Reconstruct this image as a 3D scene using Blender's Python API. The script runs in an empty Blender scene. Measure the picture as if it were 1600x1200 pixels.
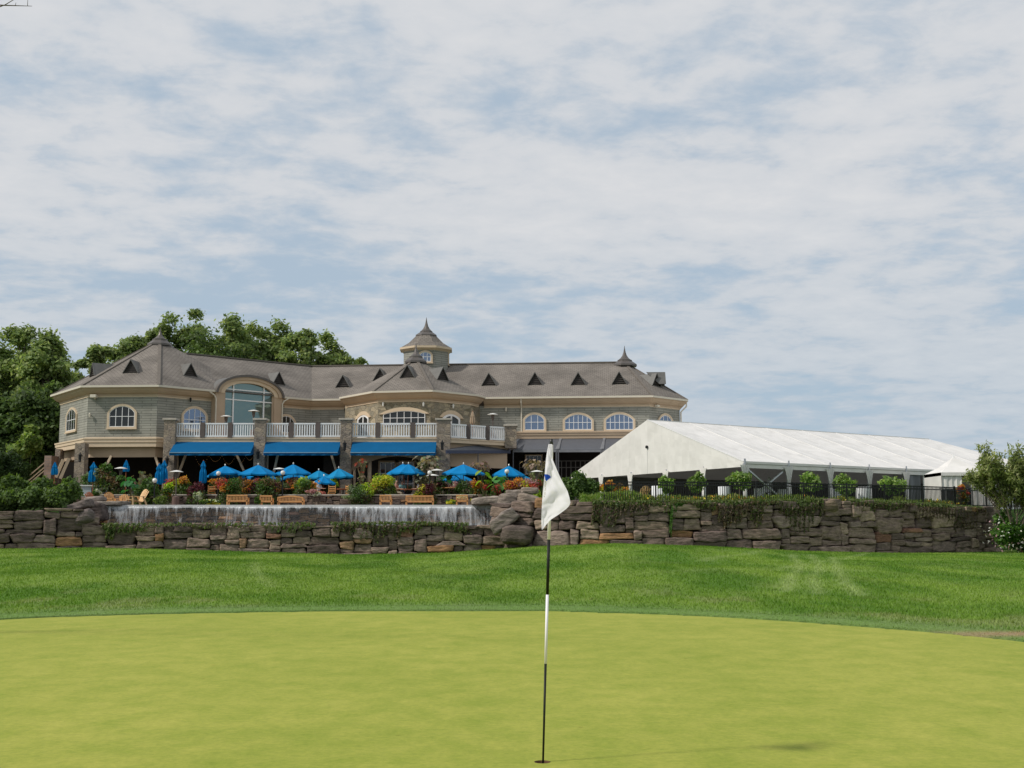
import bpy, bmesh, math, random
import numpy as np
from mathutils import Vector, Matrix, noise as mnoise
rad = math.radians
random.seed(7)
rng = np.random.default_rng(7)
C = bpy.context.scene.collection
S = bpy.context.scene

# ------------------------------------------------------------------ camera, sky, sun, exposure
EYE = 1.51
PITCH = rad(6.9)
FPX = 1900.0
cam = bpy.data.cameras.new('camera')
cam.sensor_width = 36.0
cam.lens = FPX / 1600.0 * 36.0
cam.clip_start = 0.1
cam.clip_end = 20000
co = bpy.data.objects.new('camera', cam)
C.objects.link(co)
co.location = (0, 0, EYE)
co.rotation_euler = (math.pi / 2 + PITCH, 0, 0)
S.camera = co

SUN = Vector((-0.69, -0.27, 0.70)).normalized()
sl = bpy.data.lights.new('sun', 'SUN')
sl.energy = 2.9
sl.angle = rad(4.5)
sl.color = (1.0, 0.95, 0.87)
so = bpy.data.objects.new('sun', sl)
C.objects.link(so)
so.location = (-30, -10, 60)
so.rotation_euler = SUN.to_track_quat('Z', 'Y').to_euler()

w = bpy.data.worlds.new('World')
S.world = w
w.use_nodes = True
nt = w.node_tree
nt.nodes.clear()
def N(t, **k):
    n = nt.nodes.new(t)
    for a, b in k.items():
        setattr(n, a, b)
    return n
L = lambda a, b: nt.links.new(a, b)
out = N('ShaderNodeOutputWorld')
bg = N('ShaderNodeBackground')
bg.inputs['Strength'].default_value = 0.1
sky = N('ShaderNodeTexSky', sky_type='NISHITA')
sky.sun_disc = False
sky.sun_elevation = math.asin(SUN.z)
sky.sun_rotation = math.atan2(SUN.x, SUN.y)
sky.air_density = 1.0
sky.dust_density = 1.2
tc = N('ShaderNodeTexCoord')
sep = N('ShaderNodeSeparateXYZ')
L(tc.outputs['Generated'], sep.inputs[0])
mx = N('ShaderNodeMath', operation='MAXIMUM'); L(sep.outputs['Z'], mx.inputs[0]); mx.inputs[1].default_value = 0.0
ad = N('ShaderNodeMath', operation='ADD'); L(mx.outputs[0], ad.inputs[0]); ad.inputs[1].default_value = 0.14
dx = N('ShaderNodeMath', operation='DIVIDE'); L(sep.outputs['X'], dx.inputs[0]); L(ad.outputs[0], dx.inputs[1])
dy = N('ShaderNodeMath', operation='DIVIDE'); L(sep.outputs['Y'], dy.inputs[0]); L(ad.outputs[0], dy.inputs[1])
cmb = N('ShaderNodeCombineXYZ'); L(dx.outputs[0], cmb.inputs[0]); L(dy.outputs[0], cmb.inputs[1])
cmb.inputs[2].default_value = 3.1
def wnoise(scale, detail, rough, dist, off):
    mp = N('ShaderNodeMapping'); mp.inputs['Location'].default_value = off
    mp.inputs['Rotation'].default_value = (0, 0, rad(-14))
    mp.inputs['Scale'].default_value = (1.0, 1.1, 1)
    L(cmb.outputs[0], mp.inputs[0])
    n = N('ShaderNodeTexNoise'); n.inputs['Scale'].default_value = scale; n.inputs['Detail'].default_value = detail
    n.inputs['Roughness'].default_value = rough; n.inputs['Distortion'].default_value = dist
    L(mp.outputs[0], n.inputs['Vector']); return n
n1 = wnoise(1.25, 4.0, 0.5, 0.1, (1.3, 0.4, 0))
n2 = wnoise(7.5, 8.0, 0.58, 0.15, (4.1, 2.7, 0))
mm = N('ShaderNodeMath', operation='MULTIPLY'); L(n1.outputs[0], mm.inputs[0]); mm.inputs[1].default_value = 0.55
ma = N('ShaderNodeMath', operation='MULTIPLY_ADD'); L(n2.outputs[0], ma.inputs[0]); ma.inputs[1].default_value = 0.5; L(mm.outputs[0], ma.inputs[2])
rmp = N('ShaderNodeMapRange', interpolation_type='SMOOTHSTEP')
L(ma.outputs[0], rmp.inputs['Value'])
rmp.inputs['From Min'].default_value = 0.39; rmp.inputs['From Max'].default_value = 0.56
rmp.inputs['To Min'].default_value = 0.33; rmp.inputs['To Max'].default_value = 1.0
# cloud tone: slightly greyer undersides in the thick parts
rmp2 = N('ShaderNodeMapRange'); L(ma.outputs[0], rmp2.inputs['Value'])
rmp2.inputs['From Min'].default_value = 0.50; rmp2.inputs['From Max'].default_value = 0.75
cmix = N('ShaderNodeMix', data_type='RGBA')
L(rmp2.outputs[0], cmix.inputs['Factor'])
cmix.inputs[6].default_value = (5.95, 6.25, 6.65, 1)
cmix.inputs[7].default_value = (7.2, 7.2, 7.3, 1)
# thin veil tint towards the horizon
hz = N('ShaderNodeMapRange', interpolation_type='SMOOTHSTEP'); L(sep.outputs['Z'], hz.inputs['Value'])
hz.inputs['From Min'].default_value = 0.02; hz.inputs['From Max'].default_value = 0.30
hmix = N('ShaderNodeMix', data_type='RGBA'); L(hz.outputs[0], hmix.inputs['Factor'])
hmix.inputs[6].default_value = (0.80, 0.88, 0.94, 1); hmix.inputs[7].default_value = (1, 1, 1, 1)
cm2 = N('ShaderNodeMix', data_type='RGBA', blend_type='MULTIPLY'); cm2.inputs['Factor'].default_value = 1
L(cmix.outputs[2], cm2.inputs[6]); L(hmix.outputs[2], cm2.inputs[7])
skm = N('ShaderNodeMix', data_type='RGBA'); skm.inputs['Factor'].default_value = .78
L(sky.outputs[0], skm.inputs[6]); skm.inputs[7].default_value = (3.5, 4.85, 6.2, 1)
fin = N('ShaderNodeMix', data_type='RGBA')
L(rmp.outputs[0], fin.inputs['Factor']); L(skm.outputs[2], fin.inputs[6]); L(cm2.outputs[2], fin.inputs[7])
L(fin.outputs[2], bg.inputs['Color']); L(bg.outputs[0], out.inputs[0])

S.view_settings.view_transform = 'Standard'
S.view_settings.look = 'None'
S.view_settings.exposure = 0.04
S.view_settings.gamma = 1.0
S.cycles.max_bounces = 6
S.cycles.diffuse_bounces = 3
S.cycles.transparent_max_bounces = 12

# ------------------------------------------------------------------ where a sight line of the survey photo meets a depth or a height
def ray(px, py):
    a, b = px - 800.0, py - 600.0
    return Vector((a, FPX * math.cos(PITCH) + b * math.sin(PITCH), FPX * math.sin(PITCH) - b * math.cos(PITCH)))
def at(px, py, Y):
    d = ray(px, py); t = Y / d.y
    return Vector((d.x * t, Y, EYE + d.z * t))
def atz(px, py, z):
    d = ray(px, py); t = (z - EYE) / d.z
    return Vector((d.x * t, d.y * t, z))
def xat(px, Y, py=790):
    return at(px, py, Y).x
def zat(py, Y):
    return at(800, py, Y).z

# ------------------------------------------------------------------ materials
MATS = {}
def mat_base(name):
    m = bpy.data.materials.new(name); m.use_nodes = True
    t = m.node_tree; b = t.nodes['Principled BSDF']; MATS[name] = m
    return m, t, b
def plain(name, col, rough=0.6, metal=0.0, var=0.12, scale=3.0, bump=0.0, bscale=40.0, spec=0.5):
    m, t, b = mat_base(name)
    b.inputs['Roughness'].default_value = rough; b.inputs['Metallic'].default_value = metal
    b.inputs['Specular IOR Level'].default_value = spec
    tcn = t.nodes.new('ShaderNodeTexCoord')
    n = t.nodes.new('ShaderNodeTexNoise'); n.inputs['Scale'].default_value = scale; n.inputs['Detail'].default_value = 5
    t.links.new(tcn.outputs['Object'], n.inputs['Vector'])
    mr = t.nodes.new('ShaderNodeMapRange'); mr.inputs['From Min'].default_value = .3; mr.inputs['From Max'].default_value = .7
    mr.inputs['To Min'].default_value = 1 - var; mr.inputs['To Max'].default_value = 1 + var
    t.links.new(n.outputs[0], mr.inputs['Value'])
    x = t.nodes.new('ShaderNodeVectorMath'); x.operation = 'SCALE'; x.inputs[0].default_value = col[:3]
    t.links.new(mr.outputs[0], x.inputs['Scale'])
    t.links.new(x.outputs[0], b.inputs['Base Color'])
    if bump:
        n2 = t.nodes.new('ShaderNodeTexNoise'); n2.inputs['Scale'].default_value = bscale; n2.inputs['Detail'].default_value = 4
        t.links.new(tcn.outputs['Object'], n2.inputs['Vector'])
        bp = t.nodes.new('ShaderNodeBump'); bp.inputs['Strength'].default_value = bump; bp.inputs['Distance'].default_value = 0.02
        t.links.new(n2.outputs[0], bp.inputs['Height']); t.links.new(bp.outputs[0], b.inputs['Normal'])
    return m
def brick(name, c1, c2, gap, w_, h_, mortar=0.02, bump=0.6, rough=0.85, var=0.25, nscale=1.2):
    m, t, b = mat_base(name)
    uv = t.nodes.new('ShaderNodeUVMap')
    br = t.nodes.new('ShaderNodeTexBrick'); br.inputs['Scale'].default_value = 1.0
    br.inputs['Color1'].default_value = (*c1, 1); br.inputs['Color2'].default_value = (*c2, 1); br.inputs['Mortar'].default_value = (*gap, 1)
    br.inputs['Brick Width'].default_value = w_; br.inputs['Row Height'].default_value = h_; br.inputs['Mortar Size'].default_value = mortar
    br.inputs['Mortar Smooth'].default_value = 0.3
    t.links.new(uv.outputs[0], br.inputs['Vector'])
    n = t.nodes.new('ShaderNodeTexNoise'); n.inputs['Scale'].default_value = nscale; n.inputs['Detail'].default_value = 6
    t.links.new(uv.outputs[0], n.inputs['Vector'])
    mr = t.nodes.new('ShaderNodeMapRange'); mr.inputs['From Min'].default_value = .3; mr.inputs['From Max'].default_value = .7
    mr.inputs['To Min'].default_value = 1 - var; mr.inputs['To Max'].default_value = 1 + var; t.links.new(n.outputs[0], mr.inputs['Value'])
    x = t.nodes.new('ShaderNodeVectorMath'); x.operation = 'SCALE'
    t.links.new(br.outputs['Color'], x.inputs[0]); t.links.new(mr.outputs[0], x.inputs['Scale']); t.links.new(x.outputs[0], b.inputs['Base Color'])
    bp = t.nodes.new('ShaderNodeBump'); bp.inputs['Strength'].default_value = bump; bp.inputs['Distance'].default_value = 0.02; bp.invert = True
    t.links.new(br.outputs['Fac'], bp.inputs['Height']); t.links.new(bp.outputs[0], b.inputs['Normal'])
    b.inputs['Roughness'].default_value = rough; b.inputs['Specular IOR Level'].default_value = 0.25
    return m
def rubble(name, cols, gap, scale=2.2, rough=0.9):
    m, t, b = mat_base(name)
    uv = t.nodes.new('ShaderNodeUVMap')
    mp = t.nodes.new('ShaderNodeMapping'); mp.inputs['Scale'].default_value = (1, 1.7, 1); t.links.new(uv.outputs[0], mp.inputs[0])
    v = t.nodes.new('ShaderNodeTexVoronoi'); v.inputs['Scale'].default_value = scale; t.links.new(mp.outputs[0], v.inputs['Vector'])
    ve = t.nodes.new('ShaderNodeTexVoronoi'); ve.feature = 'DISTANCE_TO_EDGE'; ve.inputs['Scale'].default_value = scale; t.links.new(mp.outputs[0], ve.inputs['Vector'])
    sp = t.nodes.new('ShaderNodeSeparateColor'); t.links.new(v.outputs['Color'], sp.inputs[0])
    cr = t.nodes.new('ShaderNodeValToRGB'); cr.color_ramp.interpolation = 'LINEAR'
    e = cr.color_ramp.elements
    while len(e) < len(cols): e.new(0.5)
    for i, c in enumerate(cols):
        e[i].position = i / (len(cols) - 1); e[i].color = (*c, 1)
    t.links.new(sp.outputs[0], cr.inputs[0])
    n = t.nodes.new('ShaderNodeTexNoise'); n.inputs['Scale'].default_value = 9; n.inputs['Detail'].default_value = 6; t.links.new(uv.outputs[0], n.inputs['Vector'])
    mr = t.nodes.new('ShaderNodeMapRange'); mr.inputs['From Min'].default_value = .3; mr.inputs['From Max'].default_value = .7
    mr.inputs['To Min'].default_value = .7; mr.inputs['To Max'].default_value = 1.3; t.links.new(n.outputs[0], mr.inputs['Value'])
    x = t.nodes.new('ShaderNodeVectorMath'); x.operation = 'SCALE'; t.links.new(cr.outputs[0], x.inputs[0]); t.links.new(mr.outputs[0], x.inputs['Scale'])
    ed = t.nodes.new('ShaderNodeMapRange'); ed.inputs['From Min'].default_value = .015; ed.inputs['From Max'].default_value = .06; t.links.new(ve.outputs['Distance'], ed.inputs['Value'])
    mi = t.nodes.new('ShaderNodeMix'); mi.data_type = 'RGBA'; mi.inputs[6].default_value = (*gap, 1)
    t.links.new(ed.outputs[0], mi.inputs['Factor']); t.links.new(x.outputs[0], mi.inputs[7]); t.links.new(mi.outputs[2], b.inputs['Base Color'])
    bp = t.nodes.new('ShaderNodeBump'); bp.inputs['Strength'].default_value = .8; bp.inputs['Distance'].default_value = 0.04
    t.links.new(ed.outputs[0], bp.inputs['Height']); t.links.new(bp.outputs[0], b.inputs['Normal']); b.inputs['Roughness'].default_value = rough
    return m
def leafmat(name, trans=0.3, gloss=0.35, tint=(1.3, 1.35, 0.6)):
    m = bpy.data.materials.new(name); m.use_nodes = True; t = m.node_tree; t.nodes.clear(); MATS[name] = m
    o = t.nodes.new('ShaderNodeOutputMaterial'); a = t.nodes.new('ShaderNodeAttribute'); a.attribute_name = 'Col'
    p = t.nodes.new('ShaderNodeBsdfPrincipled'); p.inputs['Roughness'].default_value = 0.55; p.inputs['Specular IOR Level'].default_value = gloss
    tr = t.nodes.new('ShaderNodeBsdfTranslucent'); mxs = t.nodes.new('ShaderNodeMixShader'); mxs.inputs[0].default_value = trans
    g = t.nodes.new('ShaderNodeVectorMath'); g.operation = 'MULTIPLY'; g.inputs[1].default_value = tint
    t.links.new(a.outputs['Color'], p.inputs['Base Color']); t.links.new(a.outputs['Color'], g.inputs[0]); t.links.new(g.outputs[0], tr.inputs['Color'])
    t.links.new(p.outputs[0], mxs.inputs[1]); t.links.new(tr.outputs[0], mxs.inputs[2]); t.links.new(mxs.outputs[0], o.inputs[0])
    return m

M = {}
M['leaf'] = leafmat('leaf', .42)
M['treeleaf'] = leafmat('tree_leaf', .5, .3, (1.35, 1.35, .85))
M['grassblade'] = leafmat('grass_blade', 0.35, 0.15)
M['petal'] = leafmat('petal', 0.25, 0.2)
M['roof'] = brick('roof_shingle', (.228, .200, .174), (.185, .162, .142), (.095, .083, .072), .33, .19, .018, .5, .9, .26, .45)
M['siding'] = brick('cedar_siding', (.325, .315, .272), (.28, .275, .24), (.15, .146, .127), 1.35, .18, .018, .6, .85, .16, .8)
M['sootone'] = rubble('tower_stone', [(.16, .14, .09), (.30, .25, .17), (.22, .20, .15), (.38, .32, .22), (.19, .17, .13)], (.24, .21, .16), 1.9)
M['pillarstone'] = rubble('pillar_stone', [(.17, .14, .11), (.30, .24, .18), (.23, .19, .16), (.35, .28, .2), (.15, .125, .105)], (.25, .21, .17), 2.3)
M['cream'] = plain('cream_trim', (.60, .47, .33), .6, var=.05)
M['tan'] = plain('tan_trim', (.43, .32, .22), .65, var=.07, scale=1)
M['gutter'] = plain('gutter_paint', (.62, .56, .46), .5, var=.04)
M['white'] = plain('white_paint', (.78, .78, .78), .45, var=.04)
M['brown'] = plain('brown_post', (.10, .075, .065), .6)
M['darkmetal'] = plain('dark_metal', (.055, .052, .055), .45, metal=.4)
M['spire'] = plain('spire_metal', (.115, .10, .09), .45, metal=.3)
M['ventdark'] = plain('vent_louvre', (.035, .028, .025), .8)
M['venttop'] = plain('vent_roof', (.13, .125, .115), .5, metal=.2)
M['cap'] = plain('stone_cap', (.40, .36, .30), .8, bump=.3)
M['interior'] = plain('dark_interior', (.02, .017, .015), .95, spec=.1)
M['deckfloor'] = plain('deck_floor', (.32, .27, .22), .8)
M['awning'] = plain('blue_canvas', (.002, .092, .225), .9, var=.06, scale=1.5, spec=.15)
M['umbrella'] = plain('umbrella_canvas', (.002, .175, .42), .85, var=.08, scale=2, spec=.15)
M['umbrella_pale'] = plain('faded_canvas', (.008, .21, .42), .85, var=.08, scale=2, spec=.15)
M['canopy'] = plain('grey_canopy', (.105, .11, .125), .5, var=.06, spec=.4)
M['teak'] = plain('teak', (.56, .28, .10), .55, var=.2, scale=6)
M['teakdark'] = plain('dark_teak', (.34, .10, .035), .6, var=.2, scale=6)
M['teakpale'] = plain('pale_teak', (.66, .42, .20), .55, var=.15, scale=6)
M['black'] = plain('black_metal', (.012, .012, .013), .4, metal=.3)
M['steel'] = plain('steel', (.5, .5, .52), .3, metal=.8)
M['globe'] = plain('frosted_globe', (.75, .74, .70), .3)
M['grey'] = plain('grey_cabinet', (.30, .34, .36), .7)
M['greytop'] = plain('grey_top', (.45, .47, .46), .5)
M['terracotta'] = plain('brown_planter', (.12, .07, .055), .6)
M['linen'] = plain('white_linen', (.78, .78, .80), .8, var=.05)
M['wetlip'] = plain('weir_lip', (.50, .50, .49), .15, var=.10, scale=4)
M['patio'] = plain('patio_paving', (.30, .24, .19), .85, bump=.3, bscale=5)
M['earth'] = plain('soil', (.05, .038, .026), .95, var=.3)
M['bark'] = plain('bark', (.09, .07, .052), .9, var=.3, scale=6, bump=.8, bscale=12)
def tentmat():
    m, t, b = mat_base('tent_vinyl')
    b.inputs['Base Color'].default_value = (.80, .775, .735, 1); b.inputs['Roughness'].default_value = .5
    b.inputs['Specular IOR Level'].default_value = .3
    uv = t.nodes.new('ShaderNodeUVMap')
    n = t.nodes.new('ShaderNodeTexNoise'); n.inputs['Scale'].default_value = .5; n.inputs['Detail'].default_value = 5; n.inputs['Distortion'].default_value = .6
    mp = t.nodes.new('ShaderNodeMapping'); mp.inputs['Scale'].default_value = (1.2, .35, 1); t.links.new(uv.outputs[0], mp.inputs[0]); t.links.new(mp.outputs[0], n.inputs['Vector'])
    bp = t.nodes.new('ShaderNodeBump'); bp.inputs['Strength'].default_value = .35; bp.inputs['Distance'].default_value = .25
    t.links.new(n.outputs[0], bp.inputs['Height']); t.links.new(bp.outputs[0], b.inputs['Normal'])
    n2 = t.nodes.new('ShaderNodeTexNoise'); n2.inputs['Scale'].default_value = .8; n2.inputs['Detail'].default_value = 8; t.links.new(uv.outputs[0], n2.inputs['Vector'])
    cr = t.nodes.new('ShaderNodeValToRGB'); cr.color_ramp.elements[0].position = .3; cr.color_ramp.elements[1].position = .6
    cr.color_ramp.elements[0].color = (.67, .645, .61, 1); cr.color_ramp.elements[1].color = (.79, .76, .725, 1)
    t.links.new(n2.outputs[0], cr.inputs[0]); t.links.new(cr.outputs[0], b.inputs['Base Color'])
    tl = t.nodes.new('ShaderNodeBsdfTranslucent'); tl.inputs[0].default_value = (.75, .73, .70, 1); ms = t.nodes.new('ShaderNodeMixShader'); ms.inputs[0].default_value = .04
    o = [x for x in t.nodes if x.type == 'OUTPUT_MATERIAL'][0]; t.links.new(b.outputs[0], ms.inputs[1]); t.links.new(tl.outputs[0], ms.inputs[2]); t.links.new(ms.outputs[0], o.inputs[0])
    return m
M['tent'] = tentmat()
def glass(name, col, metal, rough=.04):
    m, t, b = mat_base(name); b.inputs['Base Color'].default_value = (*col, 1); b.inputs['Metallic'].default_value = metal; b.inputs['Roughness'].default_value = rough
    tcn = t.nodes.new('ShaderNodeTexCoord'); n = t.nodes.new('ShaderNodeTexNoise'); n.inputs['Scale'].default_value = .8
    t.links.new(tcn.outputs['Object'], n.inputs['Vector'])
    bp = t.nodes.new('ShaderNodeBump'); bp.inputs['Strength'].default_value = .12; bp.inputs['Distance'].default_value = .1
    t.links.new(n.outputs[0], bp.inputs['Height']); t.links.new(bp.outputs[0], b.inputs['Normal'])
    return m
M['glassdark'] = glass('dark_glass', (.02, .022, .022), .0)
M['glassskytint'] = glass('sky_tinted_glass', (.20, .25, .34), .75)  # reflected blue sky is put into the base colour of these panes
M['glassgreen'] = glass('teal_glass', (.17, .24, .23), .7)
def rockmat():
    m, t, b = mat_base('rock')
    a = t.nodes.new('ShaderNodeAttribute'); a.attribute_name = 'Col'
    g = t.nodes.new('ShaderNodeNewGeometry')
    mp = t.nodes.new('ShaderNodeMapping'); mp.inputs['Scale'].default_value = (1, 1, 3.2); t.links.new(g.outputs['Position'], mp.inputs[0])
    n = t.nodes.new('ShaderNodeTexNoise'); n.inputs['Scale'].default_value = 2.2; n.inputs['Detail'].default_value = 9; n.inputs['Roughness'].default_value = .65
    t.links.new(mp.outputs[0], n.inputs['Vector'])
    mr = t.nodes.new('ShaderNodeMapRange'); mr.inputs['From Min'].default_value = .3; mr.inputs['From Max'].default_value = .7
    mr.inputs['To Min'].default_value = .40; mr.inputs['To Max'].default_value = 1.5; t.links.new(n.outputs[0], mr.inputs['Value'])
    x = t.nodes.new('ShaderNodeVectorMath'); x.operation = 'SCALE'; t.links.new(a.outputs['Color'], x.inputs[0]); t.links.new(mr.outputs[0], x.inputs['Scale'])
    t.links.new(x.outputs[0], b.inputs['Base Color'])
    bp = t.nodes.new('ShaderNodeBump'); bp.inputs['Strength'].default_value = 1; bp.inputs['Distance'].default_value = .13
    t.links.new(n.outputs[0], bp.inputs['Height']); t.links.new(bp.outputs[0], b.inputs['Normal'])
    b.inputs['Roughness'].default_value = .85; b.inputs['Specular IOR Level'].default_value = .25
    return m
M['rock'] = rockmat()
def watersheet():
    m = bpy.data.materials.new('falling_water'); m.use_nodes = True; t = m.node_tree; t.nodes.clear()
    o = t.nodes.new('ShaderNodeOutputMaterial'); g = t.nodes.new('ShaderNodeNewGeometry')
    def nz(sc, s, d, r):
        mp = t.nodes.new('ShaderNodeMapping'); mp.inputs['Scale'].default_value = sc; t.links.new(g.outputs['Position'], mp.inputs[0])
        n = t.nodes.new('ShaderNodeTexNoise'); n.inputs['Scale'].default_value = s; n.inputs['Detail'].default_value = d; n.inputs['Roughness'].default_value = r
        n.inputs['Distortion'].default_value = .5
        t.links.new(mp.outputs[0], n.inputs['Vector']); return n
    a = nz((1, 1, .10), 3.6, 8, .78); c = nz((1, 1, .5), .35, 2, .5)
    ad = t.nodes.new('ShaderNodeMath'); ad.operation = 'MULTIPLY_ADD'; t.links.new(c.outputs[0], ad.inputs[0]); ad.inputs[1].default_value = .55; t.links.new(a.outputs[0], ad.inputs[2])
    at_ = t.nodes.new('ShaderNodeAttribute'); at_.attribute_name = 'Col'
    sp = t.nodes.new('ShaderNodeSeparateColor'); t.links.new(at_.outputs['Color'], sp.inputs[0])
    ad2 = t.nodes.new('ShaderNodeMath'); ad2.operation = 'ADD'; t.links.new(ad.outputs[0], ad2.inputs[0]); t.links.new(sp.outputs[0], ad2.inputs[1])
    mr = t.nodes.new('ShaderNodeMapRange'); mr.inputs['From Min'].default_value = .78; mr.inputs['From Max'].default_value = 1.06
    mr.inputs['To Min'].default_value = .05; mr.inputs['To Max'].default_value = .78
    t.links.new(ad2.outputs[0], mr.inputs['Value'])
    p = t.nodes.new('ShaderNodeBsdfPrincipled'); p.inputs['Base Color'].default_value = (.82, .84, .86, 1); p.inputs['Roughness'].default_value = .18
    tr = t.nodes.new('ShaderNodeBsdfTransparent'); tr.inputs[0].default_value = (.95, .95, .95, 1)
    mi = t.nodes.new('ShaderNodeMixShader'); t.links.new(mr.outputs[0], mi.inputs[0]); t.links.new(tr.outputs[0], mi.inputs[1]); t.links.new(p.outputs[0], mi.inputs[2])
    bp = t.nodes.new('ShaderNodeBump'); bp.inputs['Strength'].default_value = .8; bp.inputs['Distance'].default_value = .05; t.links.new(a.outputs[0], bp.inputs['Height']); t.links.new(bp.outputs[0], p.inputs['Normal'])
    t.links.new(mi.outputs[0], o.inputs[0]); return m
M['water'] = watersheet()
m_, t_, b_ = mat_base('pond_water'); b_.inputs['Base Color'].default_value = (.05, .06, .06, 1); b_.inputs['Roughness'].default_value = .06
M['pond'] = m_

# ------------------------------------------------------------------ mesh helpers
WROOT = set()
def thing(name, label, cat, loc=(0, 0, 0), rz=0.0, group=None, world=False):
    o = bpy.data.objects.new(name, None); o.empty_display_size = .3
    C.objects.link(o); o.location = loc; o.rotation_euler = (0, 0, rz)
    o['label'] = label; o['category'] = cat
    if group: o['group'] = group
    if world: WROOT.add(o.name)
    return o
def tag(o, label, cat, group=None, kind=None):
    if label: o['label'] = label
    if cat: o['category'] = cat
    if group: o['group'] = group
    if kind: o['kind'] = kind
    return o
def link(me, name, mat, parent=None, smooth=False):
    o = bpy.data.objects.new(name, me); C.objects.link(o)
    if mat is not None: me.materials.append(mat)
    if parent is not None:
        o.parent = parent
        if parent.name in WROOT:
            o.matrix_parent_inverse = parent.matrix_basis.inverted()
    if smooth:
        me.polygons.foreach_set('use_smooth', [True] * len(me.polygons))
    return o
def npmesh(name, V, F, mat, col=None, parent=None, smooth=False):
    V = np.asarray(V, dtype=np.float32); F = np.asarray(F, dtype=np.int32)
    me = bpy.data.meshes.new(name); k = F.shape[1]
    me.vertices.add(len(V)); me.vertices.foreach_set('co', V.ravel())
    me.loops.add(F.size); me.loops.foreach_set('vertex_index', F.ravel())
    me.polygons.add(len(F)); me.polygons.foreach_set('loop_start', np.arange(len(F), dtype=np.int32) * k)
    me.update(calc_edges=True)
    if col is not None:
        a = me.attributes.new('Col', 'FLOAT_COLOR', 'POINT')
        c4 = np.ones((len(V), 4), dtype=np.float32); c4[:, :3] = col; a.data.foreach_set('color', c4.ravel())
    return link(me, name, mat, parent, smooth)
class MB:
    def __init__(s): s.v = []; s.f = []
    def poly(s, pts, faces):
        n = len(s.v); s.v += [tuple(p) for p in pts]; s.f += [tuple(i + n for i in f) for f in faces]; return s
    def face(s, *pts):
        return s.poly(pts, [tuple(range(len(pts)))])
    def hexa(s, p):     # 8 corners: 4 bottom (ccw), 4 top
        return s.poly(p, [(3, 2, 1, 0), (4, 5, 6, 7), (0, 1, 5, 4), (1, 2, 6, 5), (2, 3, 7, 6), (3, 0, 4, 7)])
    def box(s, x0, x1, y0, y1, z0, z1):
        return s.hexa([(x0, y0, z0), (x1, y0, z0), (x1, y1, z0), (x0, y1, z0), (x0, y0, z1), (x1, y0, z1), (x1, y1, z1), (x0, y1, z1)])
    def bar(s, a, b, wd, ht=None, up=(0, 0, 1)):
        a, b = Vector(a), Vector(b); ht = ht or wd
        d = (b - a).normalized(); up = Vector(up)
        if abs(d.dot(up)) > .98: up = Vector((0, 1, 0))
        sx = d.cross(up).normalized() * (wd / 2); sy = sx.cross(d).normalized() * (ht / 2)
        return s.hexa([a - sx - sy, a + sx - sy, a + sx + sy, a - sx + sy, b - sx - sy, b + sx - sy, b + sx + sy, b - sx + sy])
    def tube(s, pts, rs, n=8, cap=True):
        pts = [Vector(p) for p in pts]
        if not hasattr(rs, '__len__'): rs = [rs] * len(pts)
        rings = []
        for i, p in enumerate(pts):
            d = (pts[min(i + 1, len(pts) - 1)] - pts[max(i - 1, 0)]).normalized()
            a = d.cross(Vector((0.13, 1, 0.07))).normalized()
            if a.length < .1: a = Vector((1, 0, 0))
            b = d.cross(a)
            rings.append([p + (a * math.cos(t) + b * math.sin(t)) * rs[i] for t in [2 * math.pi * k / n for k in range(n)]])
        base = len(s.v)
        for r in rings: s.v += [tuple(q) for q in r]
        for i in range(len(rings) - 1):
            for k in range(n):
                s.f.append((base + i * n + k, base + i * n + (k + 1) % n, base + (i + 1) * n + (k + 1) % n, base + (i + 1) * n + k))
        if cap:
            s.f.append(tuple(base + k for k in range(n))[::-1]); s.f.append(tuple(base + (len(rings) - 1) * n + k for k in range(n)))
        return s
    def lathe(s, c, prof, n=16, rot=0.0):     # prof list of (r,z) relative to c
        base = len(s.v)
        for r, z in prof:
            for k in range(n):
                t = rot + 2 * math.pi * k / n
                s.v.append((c[0] + r * math.cos(t), c[1] + r * math.sin(t), c[2] + z))
        for i in range(len(prof) - 1):
            for k in range(n):
                s.f.append((base + i * n + k, base + i * n + (k + 1) % n, base + (i + 1) * n + (k + 1) % n, base + (i + 1) * n + k))
        if prof[0][0] > 1e-4: s.f.append(tuple(base + k for k in range(n))[::-1])
        if prof[-1][0] > 1e-4: s.f.append(tuple(base + (len(prof) - 1) * n + k for k in range(n)))
        return s
    def build(s, name, mat, parent=None, smooth=False, uv=True, bevel=0):
        me = bpy.data.meshes.new(name); me.from_pydata(s.v, [], s.f); me.update()
        if bevel:
            bm = bmesh.new(); bm.from_mesh(me)
            bmesh.ops.bevel(bm, geom=bm.edges[:], offset=bevel, segments=1, affect='EDGES'); bm.to_mesh(me); bm.free(); me.update()
        if uv:
            ul = me.uv_layers.new(name='UVMap')
            Z = Vector((0, 0, 1))
            for p in me.polygons:
                n = p.normal
                if abs(n.z) > .97: u, v = Vector((1, 0, 0)), Vector((0, 1, 0))
                else:
                    u = Z.cross(n).normalized(); v = n.cross(u)
                for li in p.loop_indices:
                    q = me.vertices[me.loops[li].vertex_index].co
                    ul.data[li].uv = (q.dot(u), q.dot(v))
        return link(me, name, mat, parent, smooth)
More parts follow.
